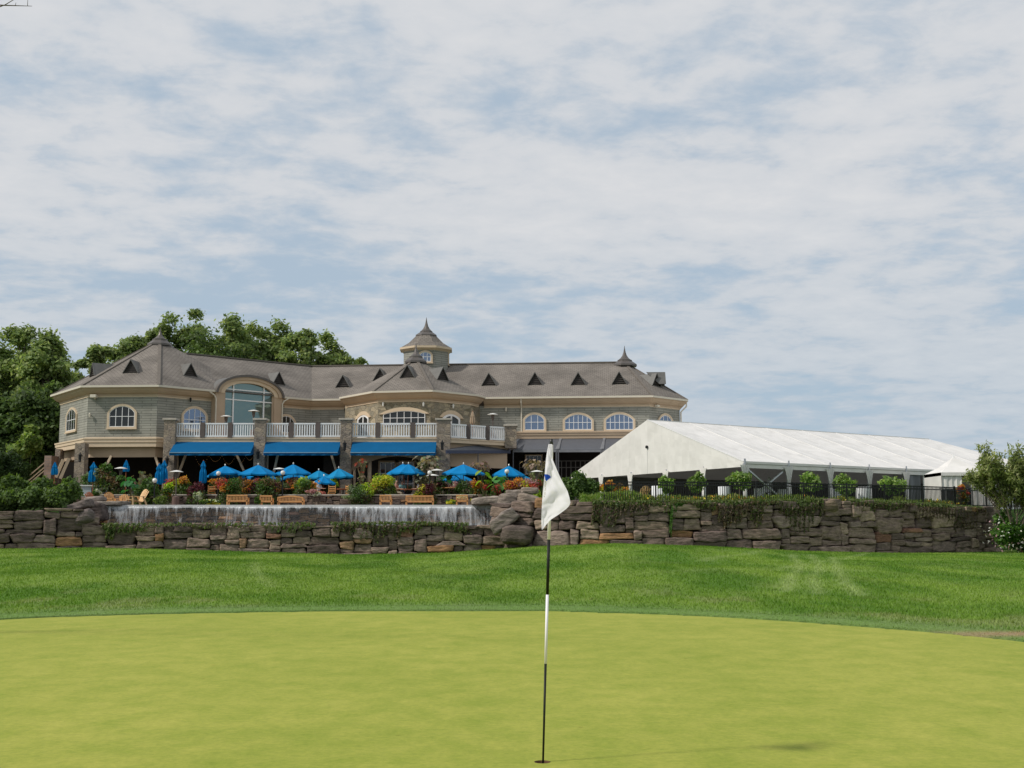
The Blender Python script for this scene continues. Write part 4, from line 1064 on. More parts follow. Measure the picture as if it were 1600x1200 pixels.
# blue awnings
def awning(x0, x1, xb0, xb1):
    Yt, Yb = YD - .12, YD - 1.55
    zt = zat(690.5, YD - .12); zb = zat(707, Yb); zv = zb - .20
    a, b = Vector((xat(x0, Yt, 690), Yt, zt)), Vector((xat(x1, Yt, 690), Yt, zt)); c, d = Vector((xat(xb1, Yb, 708), Yb, zb)), Vector((xat(xb0, Yb, 708), Yb, zb))
    n = 14; mb = MB()
    for i in range(n):
        f0, f1 = i / n, (i + 1) / n
        T0, T1, B0, B1 = a.lerp(b, f0), a.lerp(b, f1), d.lerp(c, f0), d.lerp(c, f1)
        mb.face(B0, B1, T1, T0)
    mb.face(a, d, vflat(d, zv), vflat(a, zb)); mb.face(c, b, vflat(b, zb), vflat(c, zv))
    o = mb.build('awning', M['awning'], club)
    v = MB(); m = 40
    for i in range(m):
        P0, P1 = d.lerp(c, i / m), d.lerp(c, (i + 1) / m); w0_, w1_ = .03 * math.sin(i * 1.1), .03 * math.sin((i + 1) * 1.1)
        v.face(vflat(P0, zv) + Vector((0, w0_, 0)), vflat(P1, zv) + Vector((0, w1_, 0)), P1, P0)
    v.build('valance', M['awning'], o)
    bb = MB(); bb.bar(d + Vector((0, -.03, -.01)), c + Vector((0, -.03, -.01)), .05, .05); bb.build('awning_bar', plain('awning_bar', (.22, .34, .42), .4), o)
awning(274, 398.5, 264.5, 391.5); awning(415.5, 533, 411.5, 527.5); awning(551, 682.5, 547.5, 680)
# lower storey: dark recessed walls
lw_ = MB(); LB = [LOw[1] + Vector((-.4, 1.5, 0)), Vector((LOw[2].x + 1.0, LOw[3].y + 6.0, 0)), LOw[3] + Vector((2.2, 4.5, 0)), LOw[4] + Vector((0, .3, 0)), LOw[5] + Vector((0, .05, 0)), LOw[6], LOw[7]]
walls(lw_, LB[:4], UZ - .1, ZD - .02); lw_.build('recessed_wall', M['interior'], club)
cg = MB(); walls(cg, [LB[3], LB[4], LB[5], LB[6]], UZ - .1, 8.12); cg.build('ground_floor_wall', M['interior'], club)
F_G = Frame(LB[3], LB[4])
gws = MB()
band([EB + nmu * ((S4 - EB).dot(nmu) + 2.2), ER, ES, ESb], zat(673.5, 93.5), zat(684.5, 93.5), .30, 'tan')
# storefront of small panes below the right wing
sf = MB()
a0, _ = F_M.hit(812, 720); a1, _ = F_M.hit(1010, 720); zt = 6.9
for i in range(28):
    a = a0 + (a1 - a0) * i / 27; F_M.box(sf, a - .03, a + .03, UZ, zt, .12, .17)
for z in (4.6, 5.5, 6.4, 6.9): F_M.box(sf, a0, a1, z - .03, z + .03, .12, .165)
sf.build('glazed_wall', plain('dim_frame', (.10, .09, .08), .6), club)
wf = winpx(F_M, 822, 846, 712, 740, 0, nx_=4, rows=(.33, .66), gl='glassdark', tm='tan', mun=.03, trim=.08)
# grey metal canopies on posts
def canopy(px0, px1, Y0):
    A_, B_ = F_M.hit(px0, 690)[0], F_M.hit(px1, 690)[0]; zt = zat(685.5, 93.3); mb = MB(); fwd = 2.3
    zb = at(860, 704, F_M.p(A_, 0, fwd).y).z
    P = [F_M.p(A_ - .25, zb, fwd), F_M.p(B_ - .05, zb, fwd), F_M.p(B_, zt, .15), F_M.p(A_, zt, .15)]
    up = Vector((0, 0, .06)); mb.hexa(P + [p + up for p in P]); o = mb.build('canopy', M['canopy'], club)
    fb = MB(); fb.bar(P[0] + Vector((0, 0, -.05)), P[1] + Vector((0, 0, -.05)), .08, .16); fb.bar(P[0] + Vector((0, 0, .09)), P[3] + Vector((0, 0, .09)), .16, .06); fb.bar(P[1] + Vector((0, 0, .09)), P[2] + Vector((0, 0, .09)), .16, .06)
    fb.build('canopy_frame', plain('canopy_frame', (.18, .185, .20), .4), o)
    for q in (P[0], P[1]): MB().tube([vflat(q, zb), vflat(q, UZ)], .055, 8).build('canopy_post', M['canopy'], club)
canopy(811, 876, 0); canopy(877, 944, 0); canopy(945, 1010, 0)
cw = MB(); Pa = [at(697, 704.5, 85.0), at(797, 704.5, 90.2), at(812, 687, 93.2), at(702, 702, 86.2)]
cw.hexa([Pa[0], Pa[1], Pa[2], Pa[3]] + [p + Vector((0, 0, .06)) for p in Pa]); cwo = cw.build('canopy', M['canopy'], club)
MB().bar(Pa[0] + Vector((0, -.02, -.08)), Pa[1] + Vector((0, -.02, -.08)), .08, .22).build('canopy_frame', plain('canopy_valance', (.035, .045, .085), .6), cwo)
dgf = Frame(K1, K2); tw = MB(); dgf.box(tw, .3, dgf.len, 6.1, ZF, -.5, -.35); tw.build('under_deck_wall', M['tan'], club)
MB().tube([at(747, 704, 87.6), vflat(at(747, 704, 87.6), UZ)], .04, 8).build('canopy_post', M['canopy'], club)
# arch beam and column under the third awning, timber braces
FB = Frame(Vector((xat(549, 86.6), 86.6, 0)), Vector((xat(690, 86.6), 86.6, 0)))
ab = MB(); NB_ = 20; pt = []; Lb = FB.len; ztop = ZF - .05
for i in range(NB_ + 1):
    f = i / NB_; zz = 5.75 + (1 - (2 * f - 1) ** 2) * 1.05; pt.append((f * Lb, zz))
for i in range(NB_):
    (a, z), (b, z2) = pt[i], pt[i + 1]
    ab.hexa([FB.p(a, z, .1), FB.p(b, z2, .1), FB.p(b, z2, -.1), FB.p(a, z, -.1), FB.p(a, ztop, .1), FB.p(b, ztop, .1), FB.p(b, ztop, -.1), FB.p(a, ztop, -.1)])
ab.build('arch_beam', M['tan'], club)
for px in (554, 577.5): MB().tube([vflat(at(px, 730, 86.9), ZF - .1), vflat(at(px, 730, 86.9), UZ)], .10 if px < 560 else .15, 12).build('column', M['cream'], club, smooth=True)
FW = Frame(Vector((xat(590, 88.9), 88.9, 0)), Vector((xat(680, 88.9), 88.9, 0)))
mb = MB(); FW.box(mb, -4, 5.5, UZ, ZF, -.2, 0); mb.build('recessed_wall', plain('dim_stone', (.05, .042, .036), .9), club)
window(FW, FW.hit(607, 730)[0], 4.1, 1.25, 2.4, 0, 3, (.35, .66), trim=.12, tm='tan', mun=.05); window(FW, FW.hit(633, 730)[0], 4.1, 1.25, 2.4, 0, 3, (.35, .66), trim=.12, tm='tan', mun=.05)
def brace(p0, p1, wd=.15): MB().bar(p0, p1, wd, wd).build('timber_brace', M['cream'], club)
for a, b, Y in (((174, 712), (161, 738), 87.2), ((243, 714), (251, 738), 87.2), ((277, 706), (277, 740), 86.6), ((292, 706), (276, 748), 86.4), ((368, 706), (381, 735), 86.4), ((418, 706), (417.5, 735), 86.6), ((435, 706), (428, 738), 86.4), ((516.5, 706), (526, 738), 86.4)):
    brace(at(*a, Y), at(*b, Y))
for a, b in (((99, 718), (87, 746)), ((108, 716), (94, 748))): brace(at(*a, 88.6), at(*b, 88.4), .22)
# porch piers of the octagon
def pier2(px0, px1, Y, z1):
    x0, x1 = xat(px0, Y, 720), xat(px1, Y, 720); return MB().box(x0, x1, Y - .3, Y + .5, TZ, z1).build('stone_pier', M['pillarstone'], club)
pier2(118.5, 134, 86.3, at(126, 693, 86.3).z); pier2(88, 96, 91.0, at(92, 702, 91).z); pier2(256, 266, 86.9, zb2)
# porch lanterns on the piers
for px, py, Y in ((261, 722, 85.3), (403, 711, 85.2), (538.5, 698, 85.2), (691, 697, 85.2), (125, 716, 85.6)):
    c = at(px, py, Y); mb = MB(); mb.lathe(c, [(.015, .45), (.06, .30), (.15, .24), (.15, .20), (.11, .19), (.09, -.16), (.12, -.2), (.04, -.28)], 6); mb.bar(c + Vector((0, 0, .22)), c + Vector((0, .45, .22)), .04); o = mb.build('lantern', M['black'], club)
    MB().lathe(c, [(.085, -.12), (.10, .17)], 6).build('lantern_glass', M['globe'], o)
# ------------------------------------------------------------------ marquee tent
TE = 5.45
tent = thing('marquee_tent', 'long white gabled marquee with open bays and tied drapes on the terrace', 'tent', (20, 78, TZ), world=True)
TA = atz(1162, 721, TE); TB = atz(893, 742.5, TE); TX = atz(1470, 735, TE)
tu = TX - TA; tu.z = 0; tu.normalize(); tn = Vector((tu.y, -tu.x, 0))
wb = TB - TA; wid = -wb.dot(tn) 
TM = (TA + TB) / 2; zrg = at(1013, 656, TM.y).z; G = Vector((TM.x, TM.y, zrg))
def along(P, px, py=700):
    fr = Frame(P, P + tu); return fr.hit(px, py)[0]
LR = along(G, 1450, 683); LE = LR + wid * .27
bay = along(TA, 1469, 735) / 5
nb_ = int(round(LE / bay)); 
def rp(s, f):      # roof point: s along, f 0 at front eave, 1 at ridge
    e = TA + tu * s; r = G + tu * min(s, LR) ; return e.lerp(r, f)
rt = MB(); SUBS = 6; FSUB = 8
s_list = [i * LR / 8 for i in range(9)]
bays = [bay * i for i in range(int(LR / bay) + 1)] + [LR]
for i in range(len(bays) - 1):
    sa, sb = bays[i], bays[i + 1]
    for j in range(SUBS):
        for k in range(FSUB):
            P = []
            for (jj, kk) in ((j, k), (j + 1, k), (j + 1, k + 1), (j, k + 1)):
                s = sa + (sb - sa) * jj / SUBS; f = kk / FSUB; q = rp(s, f); sag = .11 * math.sin(math.pi * jj / SUBS) * math.sin(math.pi * f) ** .6 if 0 < f < 1 else 0
                P.append(q - Vector((0, 0, sag)))
            rt.face(*P)
hipc = TA + tu * LE; RE = G + tu * LR
rt.face(TA + tu * LR, hipc, RE); hipb = TB + tu * LE; rt.face(hipc, hipb, RE)
for i in range(10):
    s0_, s1_ = LR * i / 10, LR * (i + 1) / 10
    rt.face(TB + tu * s1_, TB + tu * s0_, G + tu * s0_, G + tu * s1_)
rt.face(hipb, TB + tu * LR, RE)
rt.build('roof_canopy', M['tent'], tent, smooth=True)
gb = MB(); NG = 26
for i in range(NG):
    P = []
    def gp(f, lvl):
        e = TA.lerp(TB, f); h = 1 - abs(2 * f - 1); z = TE + (zrg - TE) * h
        bot = TE - .30 - .0 * h
        p = Vector((e.x, e.y, bot + (z - bot) * lvl)); return p - tu * (.03 * math.sin(f * 40) * (1 - lvl) + .02)
    f0, f1 = i / NG, (i + 1) / NG
    for k in range(5):
        gb.face(gp(f1, k / 5), gp(f0, k / 5), gp(f0, (k + 1) / 5), gp(f1, (k + 1) / 5))
gb.build('gable_panel', M['tent'], tent, smooth=True)
sm = MB()
for s in bays[:-1]:
    sm.bar(rp(s, 0) + Vector((0, 0, -.005)), rp(s, 1) + Vector((0, 0, -.005)), .07, .05)
sm.bar(G + Vector((0, 0, -.01)), RE + Vector((0, 0, -.01)), .16, .06)
sm.bar(TA.lerp(TB, .5) + Vector((0, 0, -.3)) - tu * .05, Vector((TM.x, TM.y, zrg - 1.9)) - tu * .05, .035, .02)
sm.build('roof_seam', plain('tent_seam', (.68, .665, .645), .6, var=.03, spec=.2), tent)
gg = MB(); q = Vector((TM.x, TM.y, zrg - 1.75)) - tu * .06; gg.tube([q, q - tu * .08], .10, 10); gg.build('vent_grommet', M['black'], tent)
vl = MB()
fr = Frame(TA, TA + tu)
fr.box(vl, 0, LE, TE - .12, TE + .02, -.05, .06); fr.box(vl, 0, LE, TE - .36, TE - .14, -.02, .015); vl.build('valance', M['tent'], tent)
cl_ = MB()
for s in [bay * i for i in range(nb_ + 1)]: fr.box(cl_, s - .05, s + .05, TE - .16, TE + .16, .07, .12)
cl_.build('leg_bracket', M['steel'], tent)
def leg(P): 
    MB().box(P.x - .06, P.x + .06, P.y - .06, P.y + .06, TZ, TE - .1).build('leg', plain('tent_leg', (.55, .56, .58), .4, metal=.3) if 'tent_leg' not in MATS else MATS['tent_leg'], tent)
def drape(P, u_, w_=.40, h=1.05):
    mb = MB(); n = 14; m = 7; pts = []
    for j in range(m + 1):
        f = j / m; z = TE - .2 - h * f; ww = w_ * (1 - .82 * f ** .8)
        for i in range(n + 1):
            g = i / n * 2 - 1; pts.append(P + u_ * (g * ww) + Vector((-u_.y, u_.x, 0)) * (-.10 - .05 * math.cos(g * 14)) + Vector((0, 0, z - P.z)))
    fcs = [(j * (n + 1) + i, (j + 1) * (n + 1) + i, (j + 1) * (n + 1) + i + 1, j * (n + 1) + i + 1) for j in range(m) for i in range(n)]
    mb.poly(pts, fcs); b = [P + u_ * .09 * s + Vector((-u_.y, u_.x, 0)) * c for s, c in ((-1, -.16), (1, -.16), (1, -.04), (-1, -.04))]
    z0_, z1_ = TZ + .05, TE - .2 - h
    mb.hexa([vflat(q, z0_) for q in b] + [vflat(q, z1_) for q in b]); mb.build('drape', M['tent'], tent, smooth=True)
gdir = (TB - TA); gdir.z = 0; gdir.normalize()
for s in [bay * i for i in range(6)]:
    leg(TA + tu * s); drape(TA + tu * s, tu)
GF = Frame(TB, TA)
for px in (1100.5, 1042, 986.5, 941):
    a, _ = GF.hit(px, 745); P = GF.p(a, TE, 0); leg(P); drape(P, GF.u, .36)
lg = TA; xb = MB(); A_, B_ = TA + tu * .15, TA + tu * (bay - .15)
xb.bar(vflat(A_, TE - .35), vflat(B_, TZ + .25), .09); xb.bar(vflat(B_, TE - .35) - tn * .05, vflat(A_, TZ + .25) - tn * .05, .09); xb.build('cross_brace', M['steel'], tent)
# closed white side wall in the last bays, clear panel, rear wall
sw = MB(); SW = Frame(TA, TA + tu)
def ripple(sa, sb, nm, mt, c=-.12):
    mb = MB(); n = int((sb - sa) * 7)
    for i in range(n):
        a, b = sa + (sb - sa) * i / n, sa + (sb - sa) * (i + 1) / n; ca, cb_ = c + .04 * math.sin(a * 6), c + .04 * math.sin(b * 6)
        mb.face(SW.p(a, TZ, ca), SW.p(b, TZ, cb_), SW.p(b, TE - .3, cb_), SW.p(a, TE - .3, ca))
    mb.build(nm, mt, tent, smooth=True)
ripple(bay * 4.55, LE, 'side_wall', M['tent'])
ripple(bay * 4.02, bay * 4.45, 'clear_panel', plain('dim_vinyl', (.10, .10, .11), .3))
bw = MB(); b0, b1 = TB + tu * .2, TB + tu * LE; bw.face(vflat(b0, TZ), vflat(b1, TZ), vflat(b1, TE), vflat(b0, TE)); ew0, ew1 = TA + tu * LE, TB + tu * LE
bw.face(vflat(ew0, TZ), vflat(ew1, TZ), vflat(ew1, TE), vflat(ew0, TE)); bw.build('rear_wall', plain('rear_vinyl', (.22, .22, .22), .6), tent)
# entrance canopy tent
pt_ = thing('canopy_tent', 'small white peaked canopy tent with side walls beside the large marquee', 'tent', (27.8, 73.5, TZ), world=True)
c0 = at(1471, 738, 73.2); xh = at(1553, 738, 73.2).x; zc_ = c0.z; D_ = 3.1
cx4 = [(c0.x, 73.2), (xh, 73.2), (xh, 73.2 + D_), (c0.x, 73.2 + D_)]; pk = Vector(((c0.x + xh) / 2 - .25, 73.2 + D_ / 2, at(1503, 714, 74.7).z))
pr = MB()
for i in range(4):
    a, b = Vector((*cx4[i], zc_)), Vector((*cx4[(i + 1) % 4], zc_))
    m1, m2 = a.lerp(pk, .5) - Vector((0, 0, .10)), b.lerp(pk, .5) - Vector((0, 0, .10)); pr.face(a, b, m2, m1); pr.face(m1, m2, pk)
    pr.face(vflat(a, zc_ - .2), vflat(b, zc_ - .2), b, a)
pr.build('roof_canopy', M['tent'], pt_); MB().lathe(pk, [(.06, -.05), (.02, .15), (.01, .22)], 8).build('finial', M['white'], pt_)
x1 = at(1503, 760, 73.3).x; x2 = at(1517, 760, 73.3).x
def rwall(xa, xb_, Y, nm='side_wall'):
    mb = MB(); n = 12
    for i in range(n):
        a, b = xa + (xb_ - xa) * i / n, xa + (xb_ - xa) * (i + 1) / n; mb.face((a, Y + .03 * math.sin(i * 1.9), TZ), (b, Y + .03 * math.sin((i + 1) * 1.9), TZ), (b, Y + .03 * math.sin((i + 1) * 1.9), zc_ - .12), (a, Y + .03 * math.sin(i * 1.9), zc_ - .12))
    mb.build(nm, M['tent'], pt_)
rwall(c0.x + .05, x1, 73.3); rwall(x2, xh - .05, 73.3)
mb = MB(); mb.face((c0.x, 73.25, TZ), (c0.x, 73.2 + D_, TZ), (c0.x, 73.2 + D_, zc_), (c0.x, 73.25, zc_)); mb.face((xh, 73.25, TZ), (xh, 73.2 + D_, TZ), (xh, 73.2 + D_, zc_), (xh, 73.25, zc_)); mb.face((c0.x, 73.2 + D_, TZ), (xh, 73.2 + D_, TZ), (xh, 73.2 + D_, zc_), (c0.x, 73.2 + D_, zc_)); mb.build('side_wall', M['tent'], pt_)
# air handling cabinet with silver frame
ac = thing('generator', 'black boxy generator in a silver tube frame before the small peaked tent', 'generator', (at(1495, 785, 70.6).x, 70.6, TZ))
MB().box(-.72, .72, -.4, .5, .12, 1.05).build('cabinet', M['black'], ac, bevel=.03)
mb = MB()
for x in (-.78, .0, .78):
    mb.bar((x, -.46, 0), (x, -.46, 1.13), .05)
for z in (.1, 1.1): mb.bar((-.8, -.46, z), (.8, -.46, z), .05)
for x in (-.78, .78): mb.bar((x, -.46, 1.1), (x, .5, 1.1), .05)
mb.build('frame', M['steel'], ac); mb = MB()
for i in range(6): mb.box(.12, .62, -.415, -.40, .3 + i * .1, .34 + i * .1)
mb.build('vent_grille', M['grey'], ac)

# draped tables beneath the marquee
def draped(px, Y, r_, label, tall=1.22):
    x = at(px, 760, Y).x; t = thing('draped_table', label, 'table', (x, Y, TZ), 0, 'white draped tables in the marquee'); mb = MB(); n = 36; pts = []
    for z, q in ((0, 1.02), (.25, .99), (.6, .96), (tall - .02, .95), (tall, .93), (tall, 0.0)):
        for k in range(n): a = 2 * math.pi * k / n; rr = r_ * q * (1 + (.05 * math.cos(a * 9) * (1 - z / tall))); pts.append((rr * math.cos(a), rr * math.sin(a), z))
    mb.poly(pts, [(j * n + k, j * n + (k + 1) % n, (j + 1) * n + (k + 1) % n, (j + 1) * n + k) for j in range(5) for k in range(n)]); mb.build('tablecloth', M['linen'], t, smooth=True)
    MB().tube([(0, 0, 0), (0, 0, tall - .02)], .08, 8).build('table_stem', M['black'], t)
draped(1031, 70.5, .5, 'draped table behind the first fence post and the orange flowers')
draped(1131, 71.5, .38, 'draped table between the round shrub and the tent corner leg')
draped(1187, 74.5, .36, 'draped table behind the silver cross brace')
draped(1226, 76.0, .45, 'draped table beneath the second drape of the marquee front')
draped(1306, 75.5, .35, 'draped table behind the third drape near the twin round shrubs')
draped(1348, 72.2, .42, 'bright draped table just below the fourth marquee drape')
hp_ = thing('patio_heater', 'pale pyramid shaped heater standing in the marquee behind the cross brace', 'heater', (at(1202, 750, 76.5).x, 76.5, TZ))
MB().lathe((0, 0, 0), [(.25, 0), (.25, .6), (.10, .7), (.10, 1.0), (.28, 1.05), (.12, 1.9), (.02, 2.05)], 4).build('body', M['steel'], hp_)

# ------------------------------------------------------------------ black fence
fence = thing('metal_fence', 'black picket railing fence along the rim of the tall stone wall', 'fence', (12, 62, TZ), world=True)
fl = offset(right_line[:8], .95)
d_ = [0.0]
for a, b in zip(fl[:-1], fl[1:]): d_.append(d_[-1] + (b - a).length)
def fpt(px):
    lo, hi = 0.0, d_[-1] + 6
    def P(s):
        if s > d_[-1]: u = (fl[-1] - fl[-2]).normalized(); return fl[-1] + u * (s - d_[-1])
        return Vector((np.interp(s, d_, [p.x for p in fl]), np.interp(s, d_, [p.y for p in fl]), 0))
    for _ in range(40):
        m = (lo + hi) / 2; q = P(m)
        if 800 + 1885 * q.x / q.y < px: lo = m
        else: hi = m
    return P((lo + hi) / 2)
ppx = [943, 1022, 1100.6, 1177, 1250, 1317, 1376, 1434, 1483.6, 1532.6, 1580, 1625]
FP = [fpt(p) for p in ppx]; FP[-2:] = [FP[-3] + Vector((1.75, .9, 0)), FP[-3] + Vector((3.6, 1.9, 0))]
FH = 1.10
for i, p in enumerate(FP):
    MB().box(p.x - .035, p.x + .035, p.y - .035, p.y + .035, TZ - .15, TZ + FH + .06).build('post', M['black'], fence)
    if i < len(FP) - 1:
        fr = Frame(p, FP[i + 1]); mb = MB()
        for z in (.10, FH - .17, FH - .02): fr.box(mb, .03, fr.len - .03, TZ + z - .026, TZ + z + .026, -.02, .02)
        k = int(fr.len / .115)
        for j in range(1, k): a = j * fr.len / k; fr.box(mb, a - .014, a + .014, TZ + .03, TZ + FH, -.014, .014)
        mb.build('picket_panel', M['black'], fence)

# ------------------------------------------------------------------ terrace walls, cabinet, steps
tw_ = MB()
tr = thing('stone_wall', 'low stone terrace wall behind the teak benches', 'stone wall', (xat(500, 79.6), 79.6, TZ), world=True)
V, F_, K = pack_wall([Vector((-28.5, 79.45, 0)), Vector((-1.0, 79.45, 0))], lambda s: TZ, lambda s: 3.80, (.14, .34), (.25, .9), 77, depth=.2, step=.07, dark=.7)
npmesh('stonework', V, F_, M['rock'], K, tr, smooth=True)
MB().box(-28.5, -1, 79.25, 79.75, 3.80, 3.88).build('coping', M['cap'], tr, bevel=.02)
cb = thing('cabinet', 'grey panelled outdoor bar cabinet beside the hedge and orange deck chairs', 'cabinet', (at(149, 780, 80.6).x, 80.6, UZ))
MB().box(-.75, .62, -.5, .6, 0, .88).build('body', M['grey'], cb); MB().box(-.85, .72, -.6, .7, .88, .96).build('counter', M['greytop'], cb, bevel=.02)
MB().box(-.12, -.07, -.515, -.5, .1, .8).build('door_gap', M['black'], cb)
# stair with handrail at the far end
stw = thing('staircase', 'wooden stair rail climbing a brick stair wall beside the clubhouse end', 'staircase', (at(60, 750, 90).x, 90, TZ), world=True)
s0 = at(40, 752, 90); s1 = at(79, 719, 90); 
mb = MB(); mb.poly([s0, Vector((s1.x, 90, TZ)), s1 - Vector((0, 0, .6)), Vector((s0.x, 90, TZ)), ] , [(3, 1, 2, 0)]); 
mb = MB(); n = 9
for i in range(n):
    f0, f1 = i / n, (i + 1) / n; mb.box(s0.x + (s1.x - s0.x) * f0, s0.x + (s1.x - s0.x) * f1, 89.6, 91.4, TZ, TZ + .1 + (s1.z - .7 - TZ) * f1)
mb.build('steps', brick('stair_brick', (.16, .09, .07), (.13, .08, .06), (.12, .1, .09), .22, .07), stw)
for off in (0, -.35, -.6):
    MB().bar(s0 + Vector((0, -.5, off)), s1 + Vector((0, -.5, off)), .07, .07).build('handrail', M['tan'], stw)
MB().box(s0.x - .12, s0.x + .06, 89.4, 89.6, TZ, s0.z + .05).build('newel_post', M['tan'], stw)
MB().box(at(75, 720, 90).x, at(86, 720, 90).x, 89.3, 91.5, TZ, s1.z + .3).build('stair_wall', brick('stair_block', (.33, .22, .17), (.28, .2, .16), (.25, .2, .18), .4, .2), stw)

# ------------------------------------------------------------------ flagstick
FY = HOLE.y
fg = thing('flagstick', 'black and white banded flagstick with a limp white flag in the golf hole', 'flagstick', (HOLE.x, FY, -.14), world=True)
base = Vector((HOLE.x, FY, -.14)); top_ = at(861.6, 685.5, FY)
def pp(py):
    p = at(861, py, FY); f = (p.z - base.z) / (top_.z - base.z); return base.lerp(top_, f)
def seg(py0, py1, mat, r0, r1, nm='pole_section'):
    return MB().tube([pp(py0) if py0 else base, pp(py1)], [r0, r1], 12).build(nm, mat, fg, smooth=True)
blk = plain('gloss_black', (.008, .010, .006), .5, spec=.25); wht = plain('gloss_white', (.86, .82, .88), .5, spec=.2)
seg(None, 1037, blk, .0062, .0085); seg(1037, 929, wht, .0090, .0098); seg(929, 843, blk, .0100, .0105); seg(843, 718, wht, .0108, .0112)
seg(722, 695, plain('sleeve', (.60, .55, .48), .7), .0150, .0145, 'flag_sleeve'); seg(696, 685.5, plain('cap_black', (.02, .02, .018), .4), .0120, .0115, 'finial')
FYs = [694, 703, 712, 718, 730, 742, 755, 767, 777, 785, 790, 795, 804, 812, 820, 827.5]
FXl = [857.0, 855.3, 853.7, 853.0, 851.8, 850.8, 849.4, 848.2, 847.5, 847.0, 846.7, 846.5, 846.0, 845.8, 846.0, 846.6]
FXr = [862.8, 863.0, 863.2, 863.6, 868.5, 873.6, 880.2, 886.7, 889.6, 891.3, 889.5, 885.0, 872.8, 860.5, 853.2, 847.8]
NR, NCc = 150, 46; V = []; K = []
emb = [(850.5, 741.0), (854.5, 740.6), (858.5, 742.6), (861.2, 745.8), (857.2, 748.8), (853.5, 752.0), (851.8, 749.0)]
def inpoly(x, y, P):
    c = False; j = len(P) - 1
    for i in range(len(P)):
        if (P[i][1] > y) != (P[j][1] > y) and x < (P[j][0] - P[i][0]) * (y - P[i][1]) / (P[j][1] - P[i][1]) + P[i][0]: c = not c
        j = i
    return c
for i in range(NR):
    py = 694 + (827.5 - 694) * i / (NR - 1); xl, xr = np.interp(py, FYs, FXl), np.interp(py, FYs, FXr)
    for j in range(NCc):
        f = j / (NCc - 1); px = xl + (xr - xl) * f; g = i / (NR - 1)
        wv = .20 * f * (xr - xl) / 44 + .022 * math.sin(f * 5.2 + g * 3.0) * min(1, (xr - xl) / 18) + .010 * math.sin((f * 1.2 + g * 2.6) * 7 + 1) * min(1, (xr - xl) / 25) + .004 * math.sin(f * 16 - g * 22)
        wv += .014 * math.exp(-((g - .60 + f * .12) / .05) ** 2) * f - .012 * math.exp(-((g - .72 + f * .16) / .035) ** 2)
        V.append(at(px, py, FY - .045 - wv)); col = (.90, .87, .95)
        if inpoly(px, py, emb): col = (.015, .08, .50)
        elif 752 < py < 777 and abs(px - (853.0 - (py - 752) * .09 + .5 * math.sin(py * .8))) < .35: col = (.42, .36, .22)
        elif abs(px - xl) < .5 and 735 < py < 780: col = (.7, .66, .6)
        K.append(col)
F_ = [(i * NCc + j, (i + 1) * NCc + j, (i + 1) * NCc + j + 1, i * NCc + j + 1) for i in range(NR - 1) for j in range(NCc - 1)]
fm_ = leafmat('flag_cloth', .42, .2, (1, 1, 1))
fo = npmesh('flag', np.array([tuple(v) for v in V]), np.array(F_), fm_, np.array(K), fg, smooth=True)
fo['label'] = 'white cloth flag with a blue printed emblem, hanging limp'
# ------------------------------------------------------------------ patio furniture
def umbrella(canvas, nm_lab, loc, R_=1.35, hgt=2.45, sag=.62):
    t = thing('patio_umbrella', nm_lab, 'umbrella', loc, 0, 'open blue patio umbrellas'); mb = MB(); n = 8; k = 6; pts = [(0, 0, hgt)]
    m = 32
    for j in range(1, k + 1):
        f = j / k
        for i in range(m):
            a = 2 * math.pi * i / m; seg_ = (a / (2 * math.pi / n)) % 1; ch = math.cos(math.pi / n) / math.cos((seg_ - .5) * 2 * math.pi / n)
            rr = R_ * f * ch * (1 - .03 * math.sin(math.pi * seg_) * f); dip = .05 * math.sin(math.pi * seg_) * f
            pts.append((rr * math.cos(a), rr * math.sin(a), hgt - sag * (f ** 1.08) - dip))
    for i in range(m):
        a = 2 * math.pi * i / m; p = pts[1 + (k - 1) * m + i]; pts.append((p[0], p[1], p[2] - .10))
    f_ = [(0, 1 + i, 1 + (i + 1) % m) for i in range(m)] + [(1 + (j - 1) * m + i, 1 + j * m + i, 1 + j * m + (i + 1) % m, 1 + (j - 1) * m + (i + 1) % m) for j in range(1, k + 1) for i in range(m)]
    mb.poly(pts, f_); mb.build('canopy', M[canvas], t)
    MB().tube([(0, 0, 0), (0, 0, hgt + .02)], .025, 8).build('pole', M['teakdark'], t); MB().lathe((0, 0, hgt), [(.03, 0), (.05, .06), (.01, .14)], 8).build('finial', M['globe'], t)
    MB().lathe((0, 0, 0), [(.28, 0), (.28, .06), (.05, .12)], 12).build('base', M['black'], t)
    rb_ = MB()
    for i in range(n): a = 2 * math.pi * i / n; rb_.bar((0, 0, hgt - .05), (R_ * math.cos(a), R_ * math.sin(a), hgt - sag - .02), .02)
    rb_.build('ribs', M['teakdark'], t)
    return t
def upos(px, pytop, Y): p = at(px, pytop, Y); return p, p.z - UZ
first = {}
